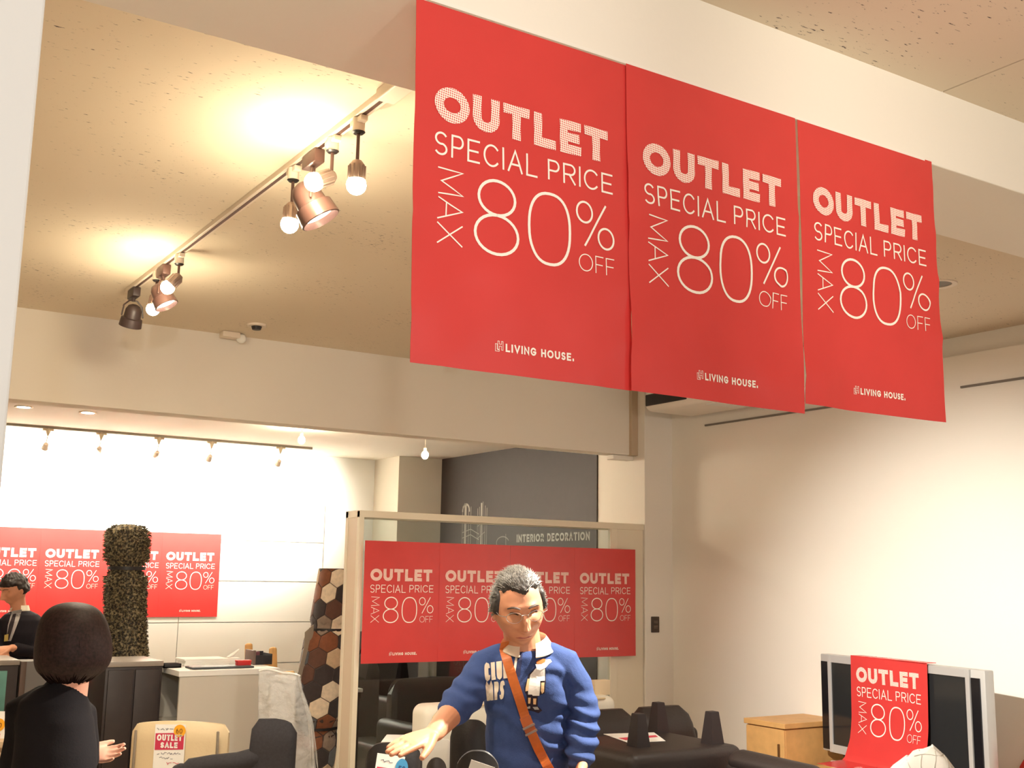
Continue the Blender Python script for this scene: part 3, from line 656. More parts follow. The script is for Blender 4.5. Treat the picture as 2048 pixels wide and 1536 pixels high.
# ------------------------------------------------------------------ rolled rugs
q = PY(240, 1318, 8.35); s = thing('shaggy_rug_roll', 'rolled dark shaggy rug tied in the middle standing behind the cabinet', 'rug', (q.x, 8.35, 0)); ZR = 1.93
def rad(z, a): return (.142+.014*math.sin(3.1*z+.6)-(.026 if abs(z-1.62) < .05 else 0)+.008*math.sin(a*3+z*4)) * (1 if z < ZR-.08 else math.sqrt(max(.02, 1-((z-ZR+.08)/.085)**2)))
def axis(z): return Vector((.018*math.sin(z*2.2)+.05*(1-z/ZR), 0, z))
a = MB(); a.loft([[axis(z)+Vector((rad(z, 2*PI*k/28)*math.cos(2*PI*k/28), rad(z, 2*PI*k/28)*math.sin(2*PI*k/28), 0)) for k in range(28)] for z in [ZR*i/44 for i in range(45)]])
def shag_mat(n, c1, c2):
    m = bpy.data.materials.new(n); m.use_nodes = True; nt = m.node_tree; b = nt.nodes['Principled BSDF']; b.inputs['Roughness'].default_value = .7
    tc = nt.nodes.new('ShaderNodeTexCoord'); no = nt.nodes.new('ShaderNodeTexNoise'); no.inputs['Scale'].default_value = 60; nt.links.new(tc.outputs['Object'], no.inputs['Vector'])
    cr_ = nt.nodes.new('ShaderNodeValToRGB'); cr_.color_ramp.elements[0].position = .42; cr_.color_ramp.elements[1].position = .64
    cr_.color_ramp.elements[0].color = srgb(c1); cr_.color_ramp.elements[1].color = srgb(c2)
    nt.links.new(no.outputs['Fac'], cr_.inputs[0]); nt.links.new(cr_.outputs[0], b.inputs['Base Color']); return m
M_shag = shag_mat('dark_shag', (44, 38, 30), (158, 142, 106))
a.build('rug_core', M_shag, s)
a = MB(); rnd = random.Random(3)
for k in range(7000):
    z = rnd.uniform(.9, ZR-.005); an = rnd.uniform(0, 2*PI); r0 = rad(z, an); p = axis(z)+Vector((r0*math.cos(an), r0*math.sin(an), 0))
    if abs(z-1.62) < .02: continue
    n = Vector((math.cos(an), math.sin(an), rnd.uniform(-.9, .5))).normalized(); l = rnd.uniform(.012, .03); sd = n.cross(Vector((rnd.uniform(-1, 1), rnd.uniform(-1, 1), rnd.uniform(-1, 1)))).normalized()*rnd.uniform(.003, .006)
    a.add([p-sd, p+sd, p+n*l+sd*.6, p+n*l-sd*.6], [(0, 1, 2, 3)])
tag(a.build('pile', M_shag, s, False), 'shaggy brown pile', kind='stuff')
a = MB(); a.loft([[axis(1.62)+Vector(((.124+d)*math.cos(2*PI*k/28), (.124+d)*math.sin(2*PI*k/28), dz)) for k in range(28)] for d, dz in ((0, -.012), (.008, -.012), (.008, .012), (0, .012))], caps=False); a.build('tie_cord', M_black, s)

s = thing('patchwork_rug_roll', 'rolled patchwork cowhide rug of hexagons tied with dark cord by the partition', 'rug', tuple(PY(640, 1536, 7.25).xy)+(0,))
Hr = 1.64
def rr(z): return .165-.030*(z/Hr) + (.018 if .62 < z < 1.23 else 0) - (.014 if abs(z-1.235) < .05 or abs(z-.60) < .05 else 0)
def ax2(z): return Vector((-.12+.20*z/Hr, 0, z))
def cylp(sx, z, off):
    t = sx/.155; r = rr(z)+off; return ax2(z)+Vector((r*math.cos(t), r*math.sin(t), 0))
a = MB(); a.loft([[cylp(2*PI*.155*k/32, Hr*i/40, 0)*1 for k in range(32)] for i in range(41)]); a.build('rug_core', mat('hide_seam', (66, 50, 44), .8), s)
hides = [mat('hide_'+n, c_, .8, var=.12, scale=40, sheen=.3) for n, c_ in (('black', (52, 42, 42)), ('rust', (126, 72, 42)), ('brown', (92, 58, 44)), ('beige', (196, 170, 138)), ('grey', (134, 116, 100)), ('cream', (222, 204, 178)), ('bluegrey', (92, 94, 98)))]
NC = 8; hw = 2*PI*.155/NC; hr = hw/math.sqrt(3); rnd = random.Random(11)
row = 0; z = .0
while z < Hr+hr:
    for k in range(NC):
        cx = k*hw+(hw/2 if row % 2 else 0); vs_ = []; fs_ = []
        n = 3
        pts = [(cx+hr*.97*math.sin(PI/3*j), z+hr*.97*math.cos(PI/3*j)) for j in range(6)]
        def clampz(q): return (q[0], min(max(q[1], 0.005), Hr-.002))
        # triangle fan with one inner ring so that the patch follows the roll
        cc = (cx, z)
        vs_ = [cylp(*clampz(cc), .005)]
        for f_, off in ((.5, .005), (.93, .0045), (1, .0005)):
            for j in range(6):
                for e in range(2):
                    p_, q_ = pts[j], pts[(j+1) % 6]; m_ = (p_[0]+(q_[0]-p_[0])*e/2, p_[1]+(q_[1]-p_[1])*e/2)
                    vs_.append(cylp(*clampz((cc[0]+(m_[0]-cc[0])*f_, cc[1]+(m_[1]-cc[1])*f_)), off))
        for j in range(12): fs_.append((0, 1+j, 1+(j+1) % 12))
        for L_ in range(2):
            for j in range(12): A_ = 1+L_*12; fs_.append((A_+j, A_+12+j, A_+12+(j+1) % 12, A_+(j+1) % 12))
        MB().add(vs_, fs_).build('hide_patch', rnd.choice(hides), s)
    z += 1.5*hr; row += 1
for zz in (1.235, .60):
    a = MB(); a.loft([[ax2(zz)+Vector(((rr(zz)+d)*math.cos(2*PI*k/28), (rr(zz)+d)*math.sin(2*PI*k/28), dz)) for k in range(28)] for d, dz in ((.004, -.009), (.012, -.008), (.012, .008), (.004, .009))], caps=False); a.build('tie_cord', M_black, s)
MB().grid(lambda u, v: Vector((-.175-.03*v+.01*math.sin(v*5)+.06*u, -.06+.03*v, 1.22-.36*v+.05*u)), 4, 10, .006, (0, 1, 0)).build('loose_flap', mat('hide_back', (150, 138, 122), .8), s)

# ------------------------------------------------------------------ plastic wrapped chair
q = Frame(560, 1420, 6.5); s = thing('wrapped_chair', 'pale high backed chair wrapped in clear plastic before the white cabinet', 'chair', q.o, RZ+R(14))
M_pl = mat('pale_grey_fabric', (206, 202, 196), .8)
curved_back(MB(), .15, .45, 1.04, -.2, .0, .07, lean=.06, corner=.03).build('backrest', M_pl, s)
MB().span((-.22, -.24, .38), (.30, .24, .47), .03).build('seat', M_pl, s); legs(s, (-.18, .26), (-.2, .2), .38, .02, .014, M_oak)
def fold(u, v):
    z = 1.07-.62*v; x0 = -.135+.02*v; x1 = .085+.03*math.sin(6*v)+max(0, v-.10)*.24
    x = x0+(x1-x0)*u; n = noise.noise(Vector((u*5, v*6, 2.2)))*.03
    return Vector((x, -.27-.05*v+.05*u+n*(.3+v)+.02*math.cos(u*PI), z-(.03+.10*min(1, v*2))*max(0, u-.45)*2))
MB().grid(fold, 26, 30).build('plastic_cover', M_film, s, 'all')
MB().grid(lambda u, v: fold(u, v)+Vector((.02*u, .14+.1*u, -.01)), 26, 30).build('plastic_cover', M_film, s, 'all')

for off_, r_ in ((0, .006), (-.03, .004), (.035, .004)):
    MB().tube([fold(.97, v)+Vector((off_*v, -.004, .004*math.sin(9*v))) for v in [k/16 for k in range(17)]], [r_*(1+.5*math.sin(k*1.7)) for k in range(17)], 8).build('crease_highlight', M_film, s)  # film tubes along the crease stand in for its highlights
MB().tube([fold(u, 0)+Vector((0, -.002, .006*math.sin(u*9))) for u in [k/12 for k in range(13)]], .006, 8).build('crease_highlight', mat('plastic_highlight', (236, 234, 228), .2, .7), s)  # white tube as a painted highlight along the top crease
# ------------------------------------------------------------------ charcoal chair and cream chair
q = Frame(500, 1480, 5.15); s = thing('charcoal_armchair', 'charcoal fabric armchair in front of the cream chair', 'chair', q.o, RZ)
b_ = q(478, 1427)
a = MB(); rg = []
for i in range(13):
    v = i/12; z = .42+(.945-.42)*v; cxp = .085+.022*v; hw_ = .115-.014*v; th = .05*math.sqrt(min(1, (1-v)*6+.1))
    hw_ *= math.sqrt(min(1, (1-v)*14+.55))
    rg.append([Vector((cxp+hw_*math.copysign(abs(math.cos(t))**.5, math.cos(t)), .02+th*math.copysign(abs(math.sin(t))**.6, math.sin(t)), z-.02*max(0, math.cos(t))*v)) for t in [2*PI*k/24 for k in range(24)]])
a.loft(rg).build('backrest', M_charcoal, s)
MB().tube([(-.285, -.02, .69), (-.25, -.02, .73), (-.16, -.02, .745), (-.05, 0, .755), (.03, .02, .775)], [(.055, .045)]*5, 16, side=(0, 1, 0)).build('armrest', M_charcoal, s)
MB().tube([(-.30, -.02, .70), (-.31, -.02, .40)], [.05, .045], 14).build('arm_support', M_charcoal, s)
MB().span((-.32, -.05, .36), (.20, .24, .50), .05, 4).build('seat', M_charcoal, s); legs(s, (-.26, .15), (0, .2), .37, .02, .014, M_black)
q = Frame(358, 1490, 5.7); s = thing('cream_chair', 'cream leather chair seen from behind with a sale tag on its back', 'chair', q.o, RZ+PI)
curved_back(MB(), .485, .42, .862, .02, .045, .07, corner=.035, crown=.022).build('backrest', M_cream, s)
for sx in (-1, 1): MB().tube([(sx*.205, .052, .815), (sx*.207, .053, .6)], [(.007, .004), (.007, .004)], 8).build('corner_seam', mat('grey_seam', (140, 128, 112), .5), s)
MB().span((-.24, -.46, .40), (.24, .02, .50), .04, 4).build('seat', M_cream, s); legs(s, (-.2, .2), (-.42, -.02), .4, .02, .015, M_oak)
def sale_paint(o, t1, t2, t3):
    patch(o, 'red_block', M_label, [(.004, .152), (.146, .156), (.146, .236), (.004, .232)], t1)
    a = MB(); text(a, 'OUTLET', .012, .197, .030, .0075, t2, fit=.125, track=.15); text(a, 'SALE', .032, .162, .028, .0075, t2, fit=.085, track=.15); a.build('outlet_sale_lettering', M_paper, o, False)
    scribble(o, 'handwriting', M_ink, .02, .128, .12, .016, t1, 4); scribble(o, 'handwriting', M_ink, .03, .106, .07, .016, t1, 5); scribble(o, 'price_handwriting', M_redink, .065, .075, .07, .026, t1, 6, .0025)
    scribble(o, 'handwriting', M_ink, .012, .245, .085, .014, t1, 8)
    st = patch(o, 'round_sticker', M_orange, ell(.123, .245, .030, .030), t2); a = MB(); text(a, '60', .105, .232, .024, .004, t3, fit=.032); a.build('sticker_number', mat('brown_ink', (150, 96, 30), .6), o, False)
p = q(307, 1536, -.068); p = q(305, 1536, -.068)
card('white OUTLET SALE tag with orange 60 sticker on the cream chair back', 'sale_tag', q.o+AX*p.x+AY*(-.066)+Vector((0, 0, .575)), RZ, .152, .275, sale_paint)
# beige sideboard and white sign at the left edge
q = Frame(-20, 1500, 5.5); s = thing('beige_sideboard', 'beige sideboard edge beside the woman with a white sign on it', 'sideboard', q.o, RZ)
top = q(0, 1471).z
MB().span((-.9, -.2, top-.03), (.20, .25, top), .006).build('top', mat('beige_board', (196, 170, 138), .5), s); MB().span((-.88, -.18, .08), (.18, .23, top-.03), .004).build('body', mat('beige_board2', (190, 164, 134), .5), s)
for k in range(2): MB().span((-.86+k*.52, -.195, .12), (-.36+k*.52, -.179, top-.05), .004).build('door', mat('beige_board3', (198, 172, 140), .5), s)
MB().span((-.86, -.15, 0), (.16, .2, .08)).build('plinth', M_black, s)
def left_paint(o, t1, t2, t3):
    patch(o, 'round_sticker', M_orange, ell(.172, .062, .030, .030), t2); a = MB(); text(a, '60', .155, .05, .022, .004, t3, fit=.032); a.build('sticker_number', mat('brown_ink', (150, 96, 30), .6), o, False)
    patch(o, 'red_block', M_label, [(.02, .002), (.185, .002), (.185, .022), (.02, .022)], t1)
p = q(30, 1470, -.05); card('small white sign with orange 60 sticker standing on the beige sideboard', 'standing_sign', q.o+AX*(p.x-.235)+AY*(-.1)+Vector((0, 0, top)), RZ, .235, .125, left_paint, 'sign', tilt=-.1)

# ================================================================== SEATING AROUND THE CUSTOMER
# long white sofa before the glass
xl, xr = PY(846, 1430, 5.55).x, PY(1232, 1420, 5.55).x; zt = PY(900, 1408, 5.55).z
s = thing('white_sofa', 'white leather sofa in front of the glass partition', 'sofa', ((xl+xr)/2, 5.55, 0)); w_ = xr-xl
MB().span((-w_/2, -.02, .30), (w_/2, .16, zt), .055, 5).build('backrest', M_white_leather, s)
MB().tube([(-w_/2+.05, -.028, .35), (-w_/2+.05, -.028, zt-.06), (-w_/2+.10, -.02, zt-.012), (w_/2-.10, -.02, zt-.012)], .006, 8).build('piping', M_cream, s)
MB().span((-w_/2, .14, .22), (w_/2, .68, .44), .05, 4).build('seat', M_white_leather, s); legs(s, (-w_/2+.08, w_/2-.08), (.04, .6), .24, .022, .018, M_steel)
p = PY(1194, 1400, 5.68); s = thing('cream_box', 'small cream carton standing on the white sofa back', 'box', (p.x, 5.62, zt-.004))
MB().span((-.06, 0, 0), (.055, .06, .085), .002).build('carton', mat('cream_card', (226, 206, 172), .7), s); MB().span((-.061, .002, .06), (.056, .058, .087), .002).build('lid', mat('cream_card_lid', (230, 212, 180), .7), s)
# dark two cushion sofa
s = thing('brown_sofa', 'dark brown sofa with two back cushions before the right hand wall', 'sofa', (4.22, 5.28, 0))
MB().span((-.72, .0, .12), (.55, .14, .74), .04, 4).build('back_frame', M_brown, s); MB().span((-.72, -.30, .12), (.55, .02, .40), .05, 4).build('base', M_brown, s)
for x0, x1 in ((-.62, .055), (.07, .535)):
    a = MB(); rg = []
    for i in range(11):
        v = i/10; z = .40+(.865-.40)*v; cx_ = (x0+x1)/2; hw_ = (x1-x0)/2*math.sqrt(min(1, (1-v)*9+.72))-.05*v*(1 if x0 > 0 else .2); th = .09*math.sqrt(min(1, (1-v)*5+.08))
        rg.append([Vector((cx_-(.03*v if x0 > 0 else 0)+hw_*math.copysign(abs(math.cos(t))**.35, math.cos(t)), -.05+.1*v+th*math.copysign(abs(math.sin(t))**.6, math.sin(t)), z)) for t in [2*PI*k/28 for k in range(28)]])
    a.loft(rg).build('back_cushion', M_brown, s)
MB().span((-.70, -.32, .40), (-.05, -.06, .50), .04, 4).build('seat_cushion', M_brown, s); MB().span((-.03, -.32, .40), (.53, -.06, .50), .04, 4).build('seat_cushion', M_brown, s)
legs(s, (-.64, .48), (-.24, .08), .13, .03, .025, M_black)
# ottoman stacked upside down on a low dark bench
zo = .80
s = thing('upturned_ottoman', 'dark ottoman stacked upside down with tapered legs pointing up', 'ottoman', (3.80, 4.58, .40))
MB().span((-.36, -.30, 0), (.36, .31, zo-.40), .05, 4).build('body', M_brown, s)
for (x, y) in ((-.155, -.10), (.245, -.19), (.27, .255), (-.23, .255)):
    a = MB(); H_ = .155
    a.loft([[Vector((x+sx*h, y+sy*h, z)) for sx, sy in ((-1, -1), (1, -1), (1, 1), (-1, 1))] for h, z in ((.042, zo-.405), (.041, zo-.40), (.024, zo-.40+H_-.004), (.022, zo-.40+H_))]); a.build('leg', mat('black_wood_leg', (40, 33, 34), .5), s, False)
s = thing('loose_price_sheet', 'white and red printed price sheet lying on the upturned ottoman', 'paper', (0, 0, zo+.0015))
A_, B_, C_, D_ = [PZ(*q, zo) for q in ((1207, 1469), (1308, 1466), (1331, 1483), (1258, 1487))]
A2, B2 = PZ(1207, 1469, zo), PZ(1310, 1466, zo)
MB().add([(v.x, v.y, 0) for v in (A_, D_, C_, B_)]+[(v.x, v.y, .002) for v in (A_, D_, C_, B_)], [(3, 2, 1, 0), (4, 5, 6, 7), (0, 1, 5, 4), (1, 2, 6, 5), (2, 3, 7, 6), (3, 0, 4, 7)]).build('paper', M_paper, s, False)
def bl(u, v): return ((A_*(1-u)+B_*u)*(1-v)+(D_*(1-u)+C_*u)*v)
MB().add([(bl(u, v).x, bl(u, v).y, .0028) for u, v in ((.05, .5), (.95, .35), (.95, .55), (.08, .75))], [(0, 3, 2, 1)]).build('red_block', M_redink, s, False)
s = thing('dark_bench', 'low dark brown sofa base under the upturned ottoman', 'sofa', (3.80, 4.58, 0))
MB().span((-.62, -.31, .10), (.36, .33, .399), .04, 4).build('base', M_brown, s); legs(s, (-.55, .29), (-.24, .26), .11, .025, .02, M_black)
s = thing('dark_sofa', 'dark brown sofa with round arm pad running in front of the ottoman', 'sofa', (3.75, 4.0, 0))
MB().tube([(.28, -.27, .735), (.28, .12, .745), (.28, .17, .745)], [(.075, .055)]*3, 18, side=(1, 0, 0)).build('arm_pad', M_brown, s)
MB().span((.205, -.31, .10), (.355, .22, .74), .03, 4).build('armrest', M_brown, s); MB().span((-.75, -.05, .10), (.22, .22, .70), .05, 4).build('backrest', M_brown, s); MB().span((-.75, -.55, .10), (.22, -.03, .42), .05, 4).build('seat', M_brown, s)
legs(s, (-.68, .15), (-.48, .15), .11, .025, .02, M_black)

# oak cabinet, TV bench, television
s = thing('oak_cabinet', 'light oak cabinet with a small bar handle beside the television', 'cabinet', (4.935, 4.76, 0)); zt = .805
MB().span((.012, .005, .05), (.49, .31, zt-.034), .003).build('body', M_oak, s, False); MB().span((-.005, -.005, zt-.03), (.495, .32, zt), .003).build('top', M_oak, s, False)
MB().span((0, .006, .06), (.013, .305, zt-.036), .002).build('door', M_oak, s, False)
h = s.children[-1]; MB().span((-.014, .035, .60), (-.004, .045, .69), .002).build('handle', mat('dark_bronze_handle', (110, 78, 44), .4, metal=.4), h)
MB().span((.02, .02, 0), (.47, .3, .055)).build('plinth', M_darkcab, s, False)
T0 = Vector((5.2, 4.73, 0)); T1 = Vector((5.0, 3.51, 0)); ang = math.atan2((T1-T0).y, (T1-T0).x); TL = (T1-T0).length
s = thing('tv_bench', 'light oak bench under the television', 'bench', T0, ang)
MB().span((.045, -.30, .54), (1.5, .16, .575), .004).build('top', M_oak, s, False); MB().span((.055, -.27, .06), (1.48, .14, .54), .003).build('body', M_oak, s, False)
for k in range(3): MB().span((.06+k*.472, -.285, .09), (.525+k*.472, -.269, .52), .003).build('drawer_front', M_oak, s, False)
MB().span((.08, -.24, 0), (1.44, .12, .065)).build('plinth', M_darkcab, s, False)
s = thing('television', 'silver flat television with side speakers and a red poster over it', 'television', T0+Vector((0, 0, .576)), ang)
z0, z1 = .075, .615; W = TL
def tvz(x): return z1+.02*0
MB().span((0, .01, z0), (W, .07, z1), .006).span((.08, .07, z0+.05), (W-.08, .12, z1-.06), .02).build('casing', M_silver, s)
for a0, a1 in ((.012, .075), (W-.085, W-.03)):
    MB().span((a0, .002, z0+.012), (a1, .012, z1-.04), .002).build('speaker_grille', M_tvblack, s, False)
for a0, a1, b0, b1 in ((.078, .105, z0, z1), (W-.115, W-.088, z0, z1), (.105, W-.115, z1-.042, z1), (.105, W-.115, z0, z0+.045)):
    MB().span((a0, -.004, b0), (a1, .012, b1), .002).build('bezel', M_silver, s, False)
MB().span((.105, .004, z0+.045), (W-.115, .011, z1-.042)).build('screen', M_screen, s, False)
MB().span((W/2-.08, .02, .02), (W/2+.08, .07, z0+.02), .01).build('stand_neck', M_silver, s, False); MB().span((W/2-.35, -.1, 0), (W/2+.35, .16, .022), .008).build('stand_base', M_silver, s, False)
MB().span((.10, -.02, 0), (.19, .06, .03), .004).build('foot', M_panel, s, False)
def drape(u, v):
    e = max(0, v-.86)*SH
    return (-.012*v*v-.16*max(0, v-.72), .018+.005*math.sin(u*5+v*3)+.25*max(0, v-.55)**1.6+e*1.2, e*.85)
s2 = thing('television_poster', 'single red outlet poster hanging over the television screen', 'poster', T0+Vector((0, 0, .576)), ang)
print_sheet(s2, 'poster_sheet', (.304, 0, z1+.012+.125), drape, scale=1.09, crop=.115)
MB().span((.304, -.022, z1+.008), (.304+.572, .05, z1+.0115)).build('top_fold', M_red, s2, False)
# white quilted chair in front of the television, red poster corner at the right edge
q = Frame(1845, 1500, 4.35); s = thing('quilted_chair', 'white quilted chair back in front of the television', 'chair', q.o, RZ)
M_qu = mat('white_quilt', (222, 216, 204), .8, bump=.1, bscale=60)
zt = q(1850, 1503).z
a = MB(); rg = []
for i in range(15):
    v = i/14; z = .4+(zt-.4)*v; hw_ = .15*math.sqrt(min(1, (1-v)*5+.12)); th = .07*math.sqrt(min(1, (1-v)*4+.1))
    rg.append([Vector((-.01+.03*(v-1)+hw_*math.copysign(abs(math.cos(t))**.6, math.cos(t)), th*math.sin(t), z+(.022*math.cos(t)+.006*math.sin(5*t))*v)) for t in [2*PI*k/32 for k in range(32)]])
a.loft(rg).build('backrest', M_qu, s)
qm = s.children[-1].data; bq = BVHTree.FromPolygons([v.co.copy() for v in qm.vertices], [tuple(p.vertices) for p in qm.polygons])
def quilt(pts):
    out = []
    for x, z in pts:
        h_ = bq.ray_cast(Vector((x, -.6, z)), Vector((0, 1, 0)))
        if h_[0] is not None: out.append(h_[0]+Vector((0, -.0005, 0)))
    if len(out) > 2: MB().tube(out, .0016, 6).build('quilt_line', mat('quilt_thread', (176, 168, 154), .8), s)
for k in range(7): quilt([(-.15+.045*k+.01*math.sin(j*.7+k), zt-.25+.017*j) for j in range(16)])
for k in range(4): quilt([(-.16+.02*j, zt-.02-.05*k+.004*math.sin(j+k)+.0012*j) for j in range(17)])
MB().span((-.17, -.45, .36), (.17, .05, .46), .04, 4).build('seat', M_qu, s); legs(s, (-.14, .14), (-.4, 0), .37, .02, .015, M_oak)
p = PX(2043, 1518, 5.425); s = thing('wall_poster', 'corner of a red poster on the right hand wall past the television', 'poster', (5.435, p.y-.002, p.z-.02))
MB().add([(-.003, .02, -.02), (-.003, -.6, -.02), (-.003, -.6, -.5), (-.003, .02, -.5), (-.002, -.02, .04)], [(0, 1, 2, 3), (0, 4, 1)]).build('sheet', M_red, s, False)

# dark tagged chairs round the customer
def dark_chair(px, py, d, w, h, label, rz, m, thick=.07, corner=.06, deep=.44):
    q = Frame(px, py, d); o = thing('dark_chair', label, 'chair', q.o, rz)
    curved_back(MB(), w, .42, h, .0, .03, thick, corner=corner, crown=.012).build('backrest', m, o)
    MB().span((-w/2, -deep, .38), (w/2, .02, .48), .04, 4).build('seat', m, o); legs(o, (-w/2+.04, w/2-.04), (-deep+.04, -.02), .39, .02, .015, M_black); return o, q
o, q = dark_chair(787, 1500, 4.3, .215, .975, 'dark leather chair with a blue stickered tag under the outstretched hand', RZ+PI, M_black_leather)
def blue_paint(o, t1, t2, t3):
    patch(o, 'red_block', M_label, [(.006, .09), (.098, .09), (.098, .157), (.006, .157)], t1)
    a = MB(); text(a, 'OUTLET', .012, .122, .028, .006, t2, fit=.085, track=.15); text(a, 'SALE', .022, .097, .020, .005, t2, fit=.06); a.build('outlet_sale_lettering', M_paper, o, False)
    scribble(o, 'handwriting', M_ink, .02, .172, .05, .016, t1, 14)
    st = patch(o, 'round_sticker', M_bluest, ell(.098, .162, .024, .036), t2); a = MB(); text(a, '50', .086, .150, .022, .003, t3, fit=.026); a.build('sticker_number', mat('navy_ink', (40, 80, 130), .6), o, False)
GL['5'] = (.7, [([(1, 1), (.15, 1), (.08, .58)]+arc(.5, .32, .5, .32, 140, -140), 0)])
p = q(752, 1536, -.06)
card('white outlet tag with blue sticker hanging on the dark chair', 'sale_tag', q.o+AX*(p.x-.022)+AY*(-.052)+Vector((0, 0, .74)), RZ, .105, .205, blue_paint).rotation_euler = (0, -.12*-1, RZ)
o, q = dark_chair(940, 1470, 4.7, .165, 1.015, 'black leather chair between the white sofa and the customer', RZ+PI, M_black_leather)
o, q = dark_chair(955, 1520, 2.86, .115, 1.168, 'dark high back chair with a white tag in front of the customer', RZ+PI, M_black_leather, corner=.05, deep=.26)
def plain_paint(o, t1, t2, t3):
    scribble(o, 'handwriting', M_ink, .015, .05, .05, .02, t1, 21)
p = q(905, 1536, -.06)
card('plain white handwritten tag on the dark high back chair', 'handwritten_tag', q.o+AX*(p.x+.012)+AY*(-.06)+Vector((0, 0, 1.045)), RZ, .062, .115, plain_paint).rotation_euler = (0, .30, RZ)
q = Frame(862, 1510, 5.0); s = thing('white_side_chair', 'small white chair with flat panel back before the white sofa', 'chair', q.o, RZ+PI)
zt = q(862, 1478).z
curved_back(MB(), .165, .42, zt, 0, .0, .03, corner=.01).build('backrest', M_panel, s); MB().span((-.08, -.3, .42), (.08, .02, .45), .01).build('seat', M_panel, s); legs(s, (-.07, .07), (-.27, -.02), .42, .014, .012, M_steel)
q = Frame(810, 1475, 5.35); s = thing('white_side_table', 'white rectangular side table top behind the dark tagged chair', 'table', q.o, RZ)
zt = q(790, 1476).z
MB().span((-.10, -.12, zt-.022), (.03, .12, zt), .004).build('top', M_panel, s); legs(s, (-.08, .01), (-.1, .1), zt-.02, .014, .012, M_steel)
o, q = dark_chair(872, 1530, 4.4, .08, .905, 'low round backed dark brown stool before the white chair', RZ+PI, M_brown, corner=.038, deep=.25)

# furniture standing behind the glass, dim through the pane
def lounge(px, yy, w, h, label, m, rz=0.0, arms=True):
    p = PY(px, 1400, yy); o = thing('dark_armchair', label, 'armchair', (p.x, yy, 0), rz, 'dark armchairs behind the glass')
    curved_back(MB(), w, .30, h, .22, .03, .13, corner=.09, crown=.01).build('backrest', m, o); MB().span((-w/2, -.45, .16), (w/2, .26, .42), .05, 4).build('seat', m, o)
    if arms:
        for sx in (-1, 1): MB().span((sx*w/2-.06, -.45, .16), (sx*w/2+.06, .28, .64), .05, 4).build('armrest', m, o)
    legs(o, (-w/2+.06, w/2-.06), (-.38, .18), .17, .02, .016, M_black); return o
lounge(747, 7.75, .24, 1.0, 'tall grey backed armchair at the end of the glass partition', mat('grey_leather', (96, 92, 88), .4), 0, False)
lounge(800, 8.75, .62, 1.0, 'wide black armchair behind the glass under the first banner sheet', M_black_leather, R(10))
lounge(885, 7.0, .62, .90, 'low black armchair close behind the glass pane', M_black_leather, R(5))
lounge(1085, 7.2, .5, 1.0, 'black armchair behind the glass by the dark sign wall', M_black_leather, R(-20))
p = PY(800, 1385, 7.9); s = thing('grey_table', 'grey topped table behind the glass among black armchairs', 'table', (p.x+.25, 7.75, 0))
MB().span((-.28, -.05, .785), (.42, .12, .81), .004).build('top', mat('grey_table_top', (120, 116, 108), .35), s); legs(s, (-.24, .38), (-.02, .09), .785, .018, .016, M_steel)
p = PY(775, 1337, 9.28); s = thing('red_crate', 'dull red box on a dark stand behind the glass', 'box', (p.x, 9.28, 0))
MB().span((-.17, 0, 1.1), (.17, .2, 1.22), .005).build('box', mat('dull_red', (150, 50, 54), .6), s); MB().span((-.2, -.03, 0), (.2, .24, 1.1), .01).build('stand', M_darkcab, s)

# ================================================================== PEOPLE
def G(x, c, s_): return math.exp(-((x-c)/s_)**2)
def jaw(z): t = min(1, max(0, (-.015-z)/.10)); return 1-.20*t*t*(3-2*t)
HX, HY, HZ = .076, .094, .112
def bumps(x, z, k=1.2):
    b = .022*G(x, 0, .010)*G(z, -.016, .022) + .016*G(x, 0, .0135)*G(z, -.034, .010) + .009*(G(x, .011, .007)+G(x, -.011, .007))*G(z, -.037, .007)
    b += .008*G(z, .031, .010)*(G(x, .028, .022)+G(x, -.028, .022)) - .012*(G(x, .031, .017)+G(x, -.031, .017))*G(z, .012, .011)
    b += .008*(G(x, .043, .018)+G(x, -.043, .018))*G(z, -.020, .016) - .004*(G(x, .030, .010)+G(x, -.030, .010))*G(z, -.050, .014)
    b += .0055*G(x, 0, .022)*(G(z, -.0615, .0055)+G(z, -.073, .0055)) - .004*G(x, 0, .024)*G(z, -.0675, .003) - .005*G(x, 0, .02)*G(z, -.083, .006) + .009*G(x, 0, .026)*G(z, -.100, .014)
    return b*k
def head_y(x, z):
    q = 1-(x/(HX*jaw(z)))**2-(z/HZ)**2
    y = -HY*math.sqrt(max(q, 0))
    return min(y, y*.0+y) - bumps(x, z)
def head_mesh(mb, M):
    nu, nv = 96, 80; rings = []
    for i in range(nv+1):
        th = PI*(i+.02)/(nv+.04); g = []
        for j in range(nu):
            ph = 2*PI*j/nu; x = HX*math.sin(th)*math.cos(ph); y = HY*math.sin(th)*math.sin(ph); z = -HZ*math.cos(th)
            x *= jaw(z)
            if y > 0 and z < 0: y *= 1-.35*min(1, -z/.1)
            if y < 0: y -= bumps(x, z)*min(1, -y/.02)
            g.append(M @ Vector((x, y, z)))
        rings.append(g)
    mb.loft(rings)
    for s_ in (-1, 1):
        e = MB().ball((s_*.0745, .008, .0), (.009, .020, .033), 18, Matrix.Rotation(s_*.35, 3, 'Z') @ Matrix.Rotation(-.15, 3, 'X'))
        e.ball((s_*.072, .004, -.002), (.010, .012, .02), 12)
        mb.add([M @ Vector(p) for p in e.v], e.f)
def on_head(o_name, m, parent, M, fn): 
    mb = MB(); fn(mb); return mb.build(o_name, m, parent, True, None, lambda p: M @ p)
